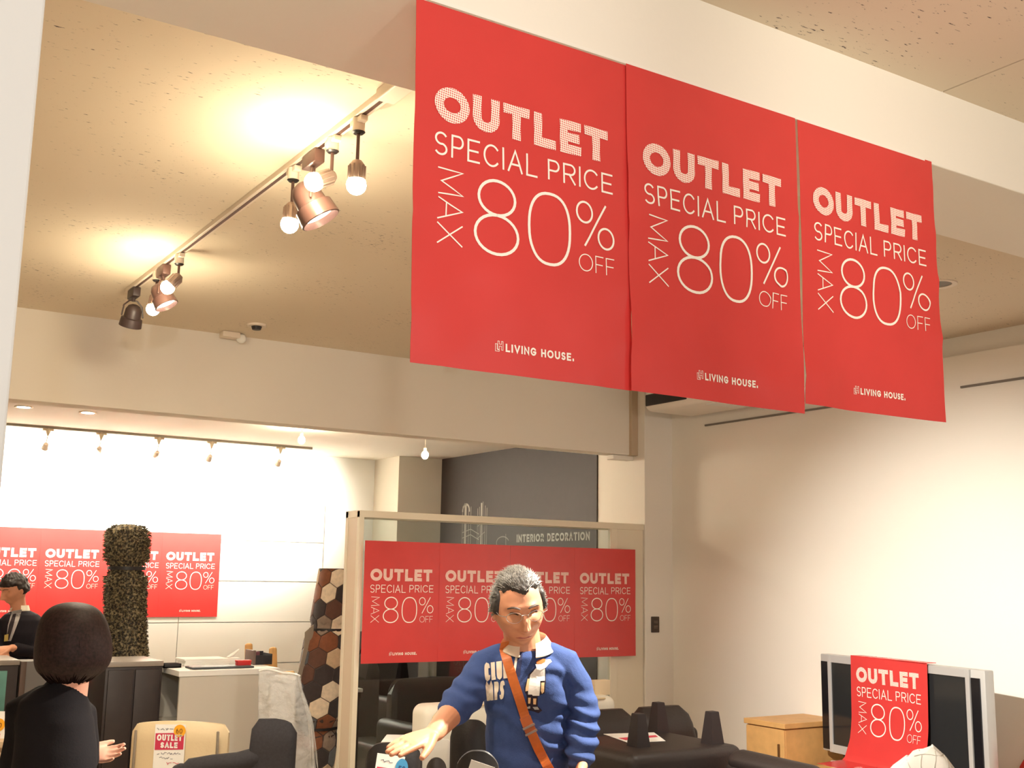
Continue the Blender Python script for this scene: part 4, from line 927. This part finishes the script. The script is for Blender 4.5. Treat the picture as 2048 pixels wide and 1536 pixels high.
def hair_shell(mb, M, mask, off, seed, rough=.004, nu=120, nv=90):
    rings = []
    for i in range(nv+1):
        th = PI*(i+.02)/(nv+.04); g = []
        for j in range(nu):
            ph = 2*PI*j/nu; d = Vector((math.sin(th)*math.cos(ph), math.sin(th)*math.sin(ph), -math.cos(th)))
            p = Vector((HX*d.x, HY*d.y, HZ*d.z)); k = mask(p, d); r = -.016*(1-k)+k*(off+rough*noise.noise(Vector((p.x*60+seed, p.y*60, p.z*25)))+rough*.8*noise.noise(Vector((p.x*190, p.y*190+seed, p.z*60))))
            if p.z < 0: p.x *= 1-(1-jaw(p.z))*.6
            g.append(M @ (p+Vector((d.x, d.y, d.z*.9)).normalized()*r))
        rings.append(g)
    return mb.loft(rings)
def sstep(a, b, x): t = min(1, max(0, (x-a)/(b-a))); return t*t*(3-2*t)
def hand(mb, W, f, n, side, k=1.0, curl=(.15, .15, .18, .25), thumb=(.75, .3), spread=.06, drop=0.0):
    """ wrist point W, f = towards the fingers, n = back-of-hand normal, side = towards the thumb """
    f = Vector(f).normalized(); n = (Vector(n)-f*Vector(n).dot(f)).normalized(); s_ = Vector(side); s_ = (s_-f*s_.dot(f)-n*s_.dot(n)).normalized(); W = Vector(W)
    mb.tube([W-f*.02*k, W+f*.015*k, W+f*.05*k, W+f*.085*k, W+f*.096*k], [(.027*k, .019*k), (.030*k, .018*k), (.038*k, .0165*k), (.040*k, .014*k), (.037*k, .011*k)], 16, side=s_)
    for i, (o, l, r) in enumerate(((.029, .072, .0092), (.0100, .080, .0095), (-.0095, .075, .0090), (-.028, .060, .0080))):
        p = W+f*(.088 if i in (1, 2) else .083)*k+s_*o*k; d = (f+s_*(spread*(1.5-i))).normalized(); pts = [p-d*.012*k, p]; a = curl[i]
        for sg_, fr in ((1, .44), (2, .31), (3, .25)):
            d = (d*math.cos(a)-n*math.sin(a)).normalized(); p = p+d*l*fr*k; pts.append(p)
        mb.tube(pts, [r*1.05*k, r*1.05*k, r*k, r*.92*k, r*.78*k], 12)
    p = W+f*.022*k+s_*.026*k; d = (f*math.cos(thumb[0])+s_*math.sin(thumb[0])-n*thumb[1]).normalized()
    pts = [p-d*.012*k, p+d*.030*k]; d2 = (d+f*.25).normalized(); pts += [pts[1]+d2*.030*k, pts[1]+d2*.030*k+(d2+f*.15).normalized()*.024*k]
    mb.tube(pts, [.0155*k, .0135*k, .0112*k, .0088*k], 12)
def ellring(c, a, b, n=40, p=1.0):
    return [Vector((c[0]+a*math.copysign(abs(math.cos(2*PI*k/n))**p, math.cos(2*PI*k/n)), c[1]+b*math.copysign(abs(math.sin(2*PI*k/n))**p, math.sin(2*PI*k/n)), c[2])) for k in range(n)]
def wrinkle(amp, f1=18, f2=9, zones=()):
    def d(p):
        v = noise.noise(Vector((p.x*f2, p.y*f2, p.z*f1)))*amp
        for c, rad_, am, fr in zones:
            q = (p-c).length
            if q < rad_*1.6: v += am*math.exp(-(q/rad_)**2)*math.sin(p.z*fr+p.x*fr*.35+3*noise.noise(p*12))
        return v
    return d

# ------------------------------------------------------------------ the customer in the blue sweatshirt
Q = Frame(1045, 1400, 3.5)
man = thing('person', 'person in blue sweatshirt with glasses and a tan shoulder strap reaching out a hand', 'person', Q.o, RZ)
hc = Q(1037, 1216, -.045)
MH = Matrix.Translation(hc) @ (Matrix.Rotation(R(10), 4, 'Z') @ Matrix.Rotation(R(-7), 4, 'Y') @ Matrix.Rotation(R(17), 4, 'X'))
sk = MB(); head_mesh(sk, MH)
nb = Q(1050, 1325, .0); nt_ = Q(1042, 1262, -.005)
sk.tube([nb+Vector((0, 0, -.05)), nb, (nb+nt_)/2, nt_], [(.085, .07), (.066, .062), (.057, .060), (.056, .062)], 24)
# torso core, pelvis and legs under the clothes
def sec(py, x0, x1, b, dy=0.0):
    l, r = Q(x0, py, dy), Q(x1, py, dy); return ((l.x+r.x)/2, dy, (l.z+r.z)/2), (r.x-l.x)/2, b
secs = [sec(1300, 1012, 1088, .055), sec(1312, 985, 1118, .075), sec(1335, 972, 1132, .092), sec(1380, 968, 1134, .104), sec(1440, 973, 1130, .104), sec(1500, 975, 1133, .108), sec(1560, 972, 1138, .112)]
def tors(mb, grow, extra=()):
    mb.loft([ellring(c, a+grow, b+grow, 40, .85) for c, a, b in list(secs)+list(extra)])
low = [((secs[-1][0][0], 0, .86), .125, .105), ((secs[-1][0][0], 0, .80), .13, .105)]
tors(sk, -.02, low)
hx = secs[-1][0][0]
for s_ in (-1, 1): sk.tube([(hx+s_*.075, 0, .84), (hx+s_*.085, -.01, .48), (hx+s_*.09, 0, .09)], [(.075, .08), (.055, .06), (.04, .045)], 18); sk.tube([(hx+s_*.09, .03, .045), (hx+s_*.10, -.15, .035)], [(.04, .035), (.04, .028)], 14)
# right arm (reaching out), left arm (hanging)
sh1, el1, wr1 = Q(975, 1330, .0), Q(917, 1410, -.10), Q(868, 1467, -.24)
sh2, el2, wr2 = Q(1122, 1326, .01), Q(1166, 1425, -.01), Q(1160, 1522, -.10)
sk.tube([sh1, el1, el1.lerp(wr1, .35), wr1], [.040, .038, .037, (.028, .022)], 18)
sk.tube([sh2, el2, el2.lerp(wr2, .4), wr2], [.042, .038, .034, (.027, .022)], 18)
f1 = (Q(800, 1492, -.34)-wr1).normalized()
hand(sk, wr1+f1*.012, f1, (.1, -.35, 1), (-.1, -1, -.35), .98, curl=(.05, .06, .08, .12), thumb=(.55, .25), spread=.03)
f2 = (Q(1163, 1600, -.17)-wr2).normalized()
hand(sk, wr2+f2*.01, f2, (1, .2, 0), (-.3, -1, 0), 1.0, curl=(.3, .35, .38, .42))
body = fused(sk, 'body', M_skin, man, .003, 2)
# sweatshirt
sw = MB(); tors(sw, 0.004)
sw.tube([Q(1000, 1322, 0), Q(972, 1336, -.005), Q(945, 1372, -.05), el1, el1.lerp(wr1, .22)], [.052, .058, .056, .054, .048], 22, round_caps=True)
sw.tube([Q(1095, 1320, .0), Q(1125, 1332, .01), Q(1150, 1375, .01), el2, el2.lerp(wr2, .45), el2.lerp(wr2, .86)], [.055, .060, .056, .054, .050, .043], 22)
sw.tube([el2.lerp(wr2, .80), el2.lerp(wr2, .97)], [.040, .038], 20)
shirt = fused(sw, 'sweatshirt', M_blue, man, .0042, 4, wrinkle(.006, 14, 8, ((el2.lerp(wr2, .5), .10, .0075, 150), (el1.lerp(sh1, .2), .09, .005, 130), (sh2+Vector((-.03, -.05, -.08)), .09, .006, 70), (Q(1060, 1500, -.1), .12, .005, 50))))
bv = BVHTree.FromPolygons([v.co.copy() for v in shirt.data.vertices], [tuple(p.vertices) for p in shirt.data.polygons])
def onshirt(px, py, off=.003):
    """ point on the front of the sweatshirt """
    p = Q(px, py, -.5); o_ = Q(px, py, .3)
    h_ = bv.ray_cast(p, (o_-p).normalized())
    if h_[0] is None: return Q(px, py, -.1)
    return h_[0]+(p-o_).normalized()*off
def shirt_text(s_, quad, h, t, off, m, name, wk=1.0):
    mb = MB(); wbox = quad
    def tf(q):   # q in unit square -> pixel quad (tl, tr, br, bl)
        u, v = q[0], 1-q[1]; a = [wbox[0][i]*(1-u)+wbox[1][i]*u for i in (0, 1)]; b = [wbox[3][i]*(1-u)+wbox[2][i]*u for i in (0, 1)]
        return onshirt(a[0]*(1-v)+b[0]*v, a[1]*(1-v)+b[1]*v, off)
    text(mb, s_, 0, 0, 1.0, t, tf, fit=1.0, track=.05, step=.08, wk=wk)
    return mb.build(name, m, man, False)
shirt_text('CLUB', ((968, 1327), (1015, 1320), (1016, 1356), (970, 1362)), 1, .17, .003, M_collar, 'club_lettering', .3)
shirt_text('MPS', ((970, 1366), (1010, 1361), (1007, 1398), (974, 1402)), 1, .17, .003, M_collar, 'mps_lettering', .3)
def shirt_patch(name, m, pts, off, n=8):
    """ filled outline in pixels laid on the sweatshirt """
    bm = bmesh.new(); vs_ = [bm.verts.new((x, y, 0)) for x, y in pts]; bm.faces.new(vs_); bmesh.ops.triangulate(bm, faces=bm.faces[:])
    bmesh.ops.subdivide_edges(bm, edges=bm.edges[:], cuts=2, use_grid_fill=True); bm.verts.index_update()
    mb = MB().add([onshirt(v.co.x, v.co.y, off) for v in bm.verts], [[v.index for v in f.verts] for f in bm.faces]); bm.free()
    return mb.build(name, m, man, False)
M_pw = mat('white_felt', (246, 242, 234), .9); M_pk = mat('dark_outline_felt', (44, 34, 48), .9); M_ps = mat('felt_skin', (240, 200, 150), .9); M_ph = mat('felt_hair', (190, 110, 50), .9)
cxp = lambda x, y: (960+x/10.24, 1290+y/10.24)
shirt_patch('print_figure_outline', M_pk, [cxp(*q) for q in ((1125, 480), (1345, 460), (1350, 760), (1330, 990), (1240, 1020), (1180, 1060), (1180, 1250), (1275, 1340), (1200, 1395), (1060, 1350), (920, 1330), (960, 1230), (960, 1040), (915, 960), (910, 860), (1000, 600))], .0025)
shirt_patch('print_shirt', M_pw, [cxp(*q) for q in ((1140, 480), (1330, 460), (1330, 730), (1235, 735), (1230, 900), (1215, 1040), (1080, 1040), (1065, 1015), (985, 1015), (985, 880), (1020, 660), (1030, 610))], .0035)
shirt_patch('print_face', M_pw, [cxp(*q) for q in ((1135, 395), (1250, 385), (1345, 300), (1440, 290), (1470, 340), (1400, 400), (1350, 460), (1230, 520), (1160, 500), (1150, 440))], .0035)
shirt_patch('print_hair', M_ph, [cxp(*q) for q in ((1150, 350), (1200, 300), (1300, 280), (1350, 290), (1330, 350), (1260, 385), (1160, 385))], .0042)
for pts in (((975, 690), (1020, 690), (985, 940), (930, 950), (935, 880)), ((1255, 770), (1320, 765), (1310, 960), (1270, 1000), (1245, 940))): shirt_patch('print_arm', M_ps, [cxp(*q) for q in pts], .0042)
for pts in (((985, 1080), (1040, 1080), (1030, 1200), (985, 1200)), ((1090, 1095), (1155, 1095), (1145, 1220), (1090, 1215))): shirt_patch('print_leg', M_ps, [cxp(*q) for q in pts], .0042)
for pts in (((945, 1275), (1025, 1250), (1030, 1300), (960, 1310)), ((1075, 1270), (1180, 1265), (1215, 1325), (1120, 1325))): shirt_patch('print_shoe', mat('grey_felt', (176, 178, 176), .9), [cxp(*q) for q in pts], .0042)
shirt_patch('placket', M_navy, [(1036, 1306), (1046, 1303), (1040, 1352), (1030, 1352)], .003); shirt_patch('placket_edge', M_collar, [(1031, 1308), (1036, 1308), (1030, 1352), (1026, 1350)], .004)
MB().ball(onshirt(1038, 1313, .006), (.005, .003, .005), 12).build('button', mat('horn_button', (110, 96, 74), .4), man)
# collar: a standing band folded over, open at the front
def collar_pt(a, v):
    r_ = .058+.026*v; ca, sa = math.cos(a), math.sin(a); ztop = Q(1050, 1272).z+.012*sa; zbot = Q(1050, 1297).z+.010*sa
    z = ztop+(zbot-ztop)*v - .014*max(0, -sa)**2
    return Vector((Q(1055, 1290).x + r_*ca*(1.0+.04*v), .0+r_*sa-.01*v*max(0, -sa), z))
MB().grid(lambda u, v: collar_pt(R(-66)-R(8)*v+u*(R(312)+R(16)*v), v), 48, 8, .003, (0, 0, 1)).build('collar', M_collar, man)
# hair
def manmask(p, d):
    nz = .005*noise.noise(Vector((d.x*9, d.y*9, d.z*9)))
    k = sstep(.050, .082, p.z+nz-.012*G(abs(d.x), .42, .16)*(1 if d.y < 0 else 0))
    back = sstep(.25, .55, d.y)*sstep(-.075, -.055, p.z)
    side = sstep(-.10, .10, d.y)*sstep(-.022, -.004, p.z+nz)
    temple = sstep(.72, .86, abs(d.x))*sstep(-.55, -.30, d.y)*sstep(-.016, .006, p.z+nz)
    return max(k, back, side, temple)
M_hair = mat('grey_hair', (60, 56, 53), .55, .4, var=.4, scale=80)
hm = MB(); hair_shell(hm, MH, manmask, .011, 3.3, .004); hm.build('hair', M_hair, man, 'all')
a = MB(); rnd = random.Random(5)
for k in range(3000):
    th, ph = rnd.uniform(.5, PI), rnd.uniform(0, 2*PI); d = Vector((math.sin(th)*math.cos(ph), math.sin(th)*math.sin(ph), -math.cos(th))); p = Vector((HX*d.x, HY*d.y, HZ*d.z))
    if manmask(p, d) < .8: continue
    flow = Vector((rnd.uniform(-.5, .5)+d.x*.5, .9, -.35 if d.z < .7 else .25)) if abs(d.x) < .75 else Vector((0, .8, -.45+rnd.uniform(-.3, .3))); flow = (flow-d*flow.dot(d)*.8).normalized()
    b0 = p+d*.010; l = rnd.uniform(.022, .045); sd = flow.cross(d).normalized()*.0010
    up_ = rnd.uniform(.002, .006); a.add([MH @ (b0-sd), MH @ (b0+sd), MH @ (b0+flow*l*.5+d*up_+sd*.8), MH @ (b0+flow*l*.5+d*up_-sd*.8), MH @ (b0+flow*l+d*up_)], [(0, 1, 2, 3), (3, 2, 4)])
tag(a.build('hair_strands', mat('silver_hair', (104, 100, 94), .45, .5, var=.75, scale=110), man, False), 'silver and dark short hair strands', kind='stuff')
M_brow = mat('brow_hair', (66, 52, 46), .7)
for s_ in (-1, 1):
    on_head('eyebrow', M_brow, man, MH, lambda mb: mb.tube([Vector((s_*x, head_y(s_*x, z)-.0005, z)) for x, z in ((.014, .030), (.024, .034), (.036, .034), (.047, .028))], [(.002, .004), (.003, .0062), (.003, .0055), (.002, .003)], 8))
    on_head('eye', M_eye, man, MH, lambda mb: mb.tube([Vector((s_*x, head_y(s_*x, z)-.0004, z)) for x, z in ((.018, .0085), (.025, .0115), (.032, .0118), (.039, .0105), (.044, .008))], [(.0015, .0015), (.0025, .0036), (.0025, .0042), (.0025, .0036), (.0015, .0015)], 8))
on_head('mouth', M_lip, man, MH, lambda mb: mb.tube([Vector((x, head_y(x, z)+.0012, z)) for x, z in ((-.024, -.0695), (-.012, -.066), (0, -.0672), (.012, -.066), (.024, -.0695))], [(.0015, .0015), (.0034, .0048), (.0034, .0056), (.0034, .0048), (.0015, .0015)], 8))
# glasses
gl = on_head('glasses_frame', mat('thin_metal_frame', (206, 200, 196), .25, metal=.8), man, MH, lambda mb: [mb.tube([Vector((s_*(.033+.0235*math.cos(t)), -.105+.010*abs(math.cos(t)*.7)**2+.004*(1+math.cos(t)), .006+.0165*math.sin(t))) for t in [2*PI*k/28 for k in range(29)]], .0011, 6) for s_ in (-1, 1)]
    + [mb.tube([(-.010, -.104, .012), (0, -.107, .014), (.010, -.104, .012)], .0011, 6)] + [mb.tube([(s_*.056, -.094, .010), (s_*.074, -.075, .010), (s_*.079, .0, .008), (s_*.078, .018, -.002)], .0012, 6) for s_ in (-1, 1)])
for s_ in (-1, 1): on_head('lens', M_lens, man, MH, lambda mb: mb.loft([[Vector((s_*(.033+r_*.0235*math.cos(t)), -.105+.010*abs(r_*math.cos(t)*.7)**2+.004*(1+r_*math.cos(t))+dy_, .006+r_*.0165*math.sin(t))) for t in [2*PI*k/24 for k in range(24)]] for r_, dy_ in ((.98, 0), (.98, .0012))]))
# trousers
tr = MB(); tr.loft([ellring((hx, 0, z), a_, b_, 36) for z, a_, b_ in ((1.0, .125, .105), (.9, .135, .112), (.82, .14, .115))])
for s_ in (-1, 1): tr.tube([(hx+s_*.075, 0, .84), (hx+s_*.085, -.01, .48), (hx+s_*.09, 0, .10)], [(.088, .095), (.07, .075), (.06, .065)], 20)
fused(tr, 'trousers', mat('dark_trousers', (50, 46, 48), .9), man, .008, 3)
for s_ in (-1, 1): MB().tube([(hx+s_*.09, .05, .045), (hx+s_*.10, -.17, .04)], [(.05, .044), (.046, .036)], 16).build('shoe', M_black, man)
# shoulder bag: strap over the chest
bag = thing('shoulder_bag', 'tan leather shoulder bag strap across the blue sweatshirt', 'bag', Q.o, RZ)
path = [(1008, 1297), (1010, 1305), (1017, 1330), (1027, 1362), (1039, 1398), (1051, 1436), (1063, 1466), (1078, 1500), (1094, 1530), (1112, 1562)]
def strap(mb, pth, w0, off, thick, pre=False):
    C_ = []
    for i in range(len(pth)-1):
        for k in range(6): C_.append((pth[i][0]+(pth[i+1][0]-pth[i][0])*k/6, pth[i][1]+(pth[i+1][1]-pth[i][1])*k/6))
    C_.append(pth[-1]); rows = []
    for i, c_ in enumerate(C_):
        a_ = C_[max(0, i-1)]; b_ = C_[min(len(C_)-1, i+1)]; d = Vector((b_[0]-a_[0], b_[1]-a_[1])).normalized(); n = Vector((-d.y, d.x))
        L_ = onshirt(c_[0]+n.x*w0, c_[1]+n.y*w0, off); R_ = onshirt(c_[0]-n.x*w0, c_[1]-n.y*w0, off); m_ = onshirt(c_[0], c_[1], off)
        y_ = min(L_.y, R_.y, m_.y); L_.y = y_*.7+L_.y*.3; R_.y = y_*.7+R_.y*.3
        rows.append([L_, R_, R_+Vector((0, -thick, 0)), L_+Vector((0, -thick, 0))])
    if pre:
        L_, R_, _, _ = rows[0]; up_ = [[Vector((L_.x+dx_, y_, L_.z+dz_)), Vector((R_.x+dx_, y_, R_.z+dz_)), Vector((R_.x+dx_, y_-.001, R_.z+dz_+.005)), Vector((L_.x+dx_, y_-.001, L_.z+dz_+.005))] for dx_, y_, dz_ in ((.016, .09, -.03), (.014, .06, .012), (.010, .0, .026), (.004, -.045, .016))]
        rows = up_+rows
    mb.loft(rows)
a = MB(); strap(a, path, 9.6, .003, .004, True); st = a.build('strap', M_tan, bag, False)
a = MB(); strap(a, [(1050, 1434), (1056, 1450), (1063, 1466)], 11.2, .006, .004); a.build('strap_overlap', mat('tan_leather_dark', (178, 90, 34), .5), bag, False)
a = MB(); strap(a, [(1056.5, 1451), (1058.5, 1455)], 13, .010, .003); a.build('buckle', M_steel, bag, False)
a = MB(); strap(a, [(1061.5, 1463), (1063.5, 1467)], 13, .010, .003); a.build('buckle', M_steel, bag, False)
bp_ = Q(1135, 1600, -.16); MB().span((bp_.x-.11, -.20, bp_.z-.2), (bp_.x+.09, -.125, bp_.z+.035), .025, 4).build('pouch', M_tan, bag)
e_ = onshirt(1112, 1562, .004); MB().tube([e_, (e_.x+.015, -.155, bp_.z+.02)], [(.014, .004), (.014, .004)], 10).build('strap_end', M_tan, bag)

# ------------------------------------------------------------------ the woman in black, from behind
Q = Frame(145, 1400, 3.3)
wm = thing('person', 'person in black with a short dark bob seen from behind holding out a palm', 'person', Q.o, RZ)
hc = Q(146, 1287, 0)
MW = Matrix.Translation(hc) @ (Matrix.Rotation(R(140), 4, 'Z') @ Matrix.Rotation(R(8), 4, 'X'))
sk = MB(); head_mesh(sk, MW)
sk.tube([Q(125, 1430, .02), Q(135, 1395, .01), Q(145, 1350, 0), Q(146, 1300, 0)], [(.08, .06), (.055, .05), (.048, .05), (.047, .05)], 22)
def wsec(py, x0, x1, b, dy=0.0):
    l, r = Q(x0, py, dy), Q(x1, py, dy); return ((l.x+r.x)/2, dy, (l.z+r.z)/2), (r.x-l.x)/2, b
ws_ = [wsec(1367, 100, 152, .045), wsec(1380, 72, 166, .062), wsec(1402, 48, 178, .082), wsec(1440, 38, 184, .098), wsec(1500, 34, 188, .102), wsec(1560, 30, 186, .105), wsec(1640, 26, 184, .115)]
sk.loft([ellring(c, a_-.015, b_-.015, 40, .9) for c, a_, b_ in ws_]+[ellring((ws_[-1][0][0], 0, .78), .14, .11)])
wx = ws_[-1][0][0]
for s_ in (-1, 1): sk.tube([(wx+s_*.07, 0, .82), (wx+s_*.075, 0, .45), (wx+s_*.08, 0, .08)], [(.075, .08), (.05, .055), (.035, .04)], 16); sk.tube([(wx+s_*.08, -.03, .04), (wx+s_*.09, .14, .03)], [(.035, .03), (.036, .022)], 12)
wsh, wel, wwr = Q(153, 1428, .05), Q(164, 1522, .10), Q(166, 1507, .26)
sk.tube([wsh, wel, wel.lerp(wwr, .5), wwr], [.042, .036, .030, (.024, .020)], 16)
fh = (Q(240, 1511, .26)-wwr).normalized()
hand(sk, wwr+fh*.0, fh, (0, .75, -.75), (-.1, .6, .8), .80, curl=(.14, .20, .24, .3), thumb=(.62, -.1), spread=.10)
lsh, lel, lwr = Q(52, 1420, .02), Q(36, 1530, .04), Q(45, 1600, .18)
sk.tube([lsh, lel, lwr], [.042, .036, .026], 16); hand(sk, lwr, (.2, .9, -.2), (-.2, .2, 1), (1, 0, 0), .85)
fused(sk, 'body', M_skin2, wm, .0042, 3)
sw = MB(); sw.loft([ellring(c, a_, b_, 40, .9) for c, a_, b_ in ws_]); sw.tube([wsh+Vector((-.07, -.03, .03)), wsh+Vector((-.02, 0, .012)), wsh, wel, wel.lerp(wwr, .72)], [.06, .062, .058, .05, .040], 20); sw.tube([lsh+Vector((.05, 0, .02)), lsh, lel, lel.lerp(lwr, .7)], [.055, .056, .05, .038], 20)
sw.tube([Q(124, 1392, .012), Q(140, 1366, .004)], [(.062, .056), (.053, .052)], 22)
fused(sw, 'cardigan', M_blackcloth, wm, .006, 4, wrinkle(.006, 12, 8))
tr = MB(); tr.loft([ellring((wx, 0, z), a_, b_, 30) for z, a_, b_ in ((1.0, .125, .11), (.85, .15, .125), (.62, .16, .13), (.5, .165, .135))]); tr.build('skirt', M_blackcloth, wm)
for s_ in (-1, 1): MB().tube([(wx+s_*.08, -.06, .035), (wx+s_*.09, .15, .03)], [(.042, .036), (.04, .028)], 14).build('shoe', M_black, wm)
# bob haircut: a rounded bell with a tucked under rim
prof = [(1204, 147, 4), (1206, 147, 18), (1211, 147, 33), (1220, 147, 46), (1233, 147, 56), (1252, 147, 63.5), (1280, 147.5, 69), (1306, 147, 70.5), (1326, 145, 68), (1342, 142, 60), (1355, 140, 47), (1364, 139, 34)]
def bobring(py, cx_, hw_):
    c_ = Q(cx_, py); a_ = hw_/F*3.3; out = []
    for k in range(96):
        t = 2*PI*k/96; j_ = 1+.018*noise.noise(Vector((math.cos(t)*14, math.sin(t)*14, c_.z*5)))+.012*noise.noise(Vector((math.cos(t)*40, math.sin(t)*40, c_.z*9)))
        out.append(Vector((c_.x+a_*j_*math.cos(t), a_*1.08*j_*math.sin(t), c_.z+(.012*math.sin(t*17)*noise.noise(Vector((math.cos(t)*9, math.sin(t)*9, 1))) if py > 1345 else 0))))
    return out
fin = []
def crom(p0, p1, p2, p3, t): return .5*(2*p1+(p2-p0)*t+(2*p0-5*p1+4*p2-p3)*t*t+(3*p1-p0-3*p2+p3)*t**3)
for i in range(len(prof)-1):
    pp = [prof[max(0, min(len(prof)-1, i+d))] for d in (-1, 0, 1, 2)]
    for k in range(6): fin.append(tuple(crom(*(q[j] for q in pp), k/6) for j in range(3)))
fin.append(prof[-1])
MB().loft([bobring(*q) for q in fin]).build('hair', mat('dark_brown_hair', (28, 18, 18), .95, .05, var=.3, scale=40), wm, 'all')
a = MB(); rnd = random.Random(9)
for k in range(3200):
    t = rnd.uniform(0, 2*PI); i0 = rnd.uniform(0, len(fin)-22); n_ = rnd.randint(12, 21); w_ = rnd.uniform(.002, .005); pts_ = []
    for i in range(n_):
        q_ = fin[min(len(fin)-1, int(i0)+i)]; c_ = Q(q_[1], q_[0]); a_ = q_[2]/F*3.3*1.022+.0025*math.sin(PI*i/(n_-1)); pts_.append((c_, a_, w_*math.sin(PI*(i+.25)/(n_-.5))))
    vs_ = []
    for c_, a_, ww in pts_:
        for sg_ in (-1, 1): tt = t+sg_*ww/max(a_, .02); vs_.append(Vector((c_.x+a_*math.cos(tt), a_*1.08*math.sin(tt), c_.z)))
    a.add(vs_, [(2*i, 2*i+1, 2*i+3, 2*i+2) for i in range(n_-1)])
tag(a.build('hair_strands', mat('brown_hair_strands', (40, 24, 23), .6, .3, var=.6, scale=120), wm, False), 'dark brown straight hair strands', kind='stuff')

# ------------------------------------------------------------------ the clerk behind the counter
Q = Frame(40, 1250, 8.0)
ck = thing('person', 'person in dark suit and tie looking down behind the counter', 'person', Q.o, RZ)
hc = Q(29, 1179, -.02)
MC = Matrix.Translation(hc) @ (Matrix.Rotation(R(-32), 4, 'Z') @ Matrix.Rotation(R(20), 4, 'X'))
sk = MB(); head_mesh(sk, MC)
sk.tube([Q(38, 1250, .02), Q(38, 1228, .01), Q(35, 1196, .0)], [(.07, .06), (.055, .055), (.05, .055)], 20)
cs = [((Q(40, 1222)).x, .01, Q(40, 1222).z, .06, .055), (Q(43, 1229).x, .0, Q(43, 1229).z, .11, .08), (Q(44, 1240).x, 0, Q(44, 1240).z, .145, .10), (Q(45, 1265).x, 0, Q(45, 1265).z, .155, .11), (Q(43, 1310).x, 0, Q(43, 1310).z, .145, .11), (Q(43, 1360).x, 0, Q(43, 1360).z, .15, .115), (Q(43, 1400).x, 0, .75, .15, .11)]
sk.loft([ellring((x, y, z), a_-.015, b_-.015, 32) for x, y, z, a_, b_ in cs])
kx = cs[-1][0]
for s_ in (-1, 1): sk.tube([(kx+s_*.075, 0, .8), (kx+s_*.08, 0, .45), (kx+s_*.085, 0, .08)], [(.08, .085), (.055, .06), (.04, .045)], 14); sk.tube([(kx+s_*.085, .03, .04), (kx+s_*.09, -.15, .03)], [(.038, .03), (.038, .025)], 12)
c1 = (Q(76, 1248, 0), Q(72, 1305, -.08), Q(24, 1296, -.25)); c2 = (Q(10, 1248, 0), Q(-8, 1300, -.08), Q(-8, 1300, -.25))
for (a_, b_, w_), sd in ((c1, -1), (c2, 1)):
    sk.tube([a_, b_, w_], [.045, .04, .026], 14); f_ = (w_-b_).normalized(); hand(sk, w_, (f_.x*.6+(-.4 if sd < 0 else .3), -.5, -.05), (0, -.3, 1), (sd*-.2, -.6, .4), 1.0, curl=(.35, .4, .45, .5))
fused(sk, 'body', M_skin, ck, .006, 3)
sw = MB(); sw.loft([ellring((x, y, z), a_+.004, b_+.004, 32) for x, y, z, a_, b_ in cs])
for a_, b_, w_ in (c1, c2): sw.tube([a_+Vector((-.02 if a_.x > 0 else .02, 0, 0)), a_, b_, b_.lerp(w_, .8)], [.055, .06, .055, .042], 18)
suit = fused(sw, 'suit_jacket', M_suit, ck, .007, 3, wrinkle(.005, 10, 7))
bv = BVHTree.FromPolygons([v.co.copy() for v in suit.data.vertices], [tuple(p.vertices) for p in suit.data.polygons])
man_keep = man; man = ck
shirt_patch('shirt_front', mat('pale_grey_shirt', (190, 186, 184), .8), [(24, 1222), (44, 1219), (38, 1240), (22, 1282), (12, 1282), (16, 1250)], .004)
shirt_patch('tie', mat('dark_tie', (50, 42, 48), .7), [(26, 1228), (33, 1226), (27, 1250), (18, 1280), (12, 1280), (18, 1250)], .008)
shirt_patch('name_badge', mat('yellow_badge', (226, 206, 120), .6), [(9, 1270), (17, 1268), (16, 1282), (8, 1283)], .012)
man = man_keep
cp = Vector((Q(38, 1224).x, 0, Q(38, 1220).z))
MB().grid(lambda u, v: cp+Vector(((.056+.012*v)*math.cos(R(-60)+u*R(300)), .01+(.058+.012*v)*math.sin(R(-60)+u*R(300)), .03-.035*v)), 28, 3, .003, (0, 0, 1)).build('shirt_collar', M_collar, ck)
def ckmask(p, d): return max(sstep(.036, .056, p.z+.012*abs(d.x)), sstep(-.2, .2, d.y)*sstep(-.055, -.03, p.z), sstep(.6, .8, abs(d.x))*sstep(-.4, -.1, d.y)*sstep(-.012, .01, p.z))
hm = MB(); hair_shell(hm, MC, ckmask, .012, 8.1, .008, 80, 60); hm.build('hair', mat('black_hair', (38, 26, 24), .5, .5, var=.2, scale=60), ck, 'all')
for s_ in (-1, 1):
    on_head('eyebrow', M_brow, ck, MC, lambda mb: mb.tube([Vector((s_*x, head_y(s_*x, z)-.0005, z)) for x, z in ((.014, .028), (.028, .033), (.046, .027))], [(.002, .003), (.0025, .0045), (.0015, .002)], 8))
    on_head('eye', M_eye, ck, MC, lambda mb: mb.tube([Vector((s_*x, head_y(s_*x, z)-.0004, z)) for x, z in ((.018, .009), (.031, .012), (.044, .009))], [(.0012, .0012), (.002, .003), (.0012, .0012)], 8))
on_head('mouth', M_lip, ck, MC, lambda mb: mb.tube([Vector((x, head_y(x, z)+.0012, z)) for x, z in ((-.022, -.069), (0, -.067), (.022, -.069))], [(.001, .001), (.0028, .0045), (.001, .001)], 8))
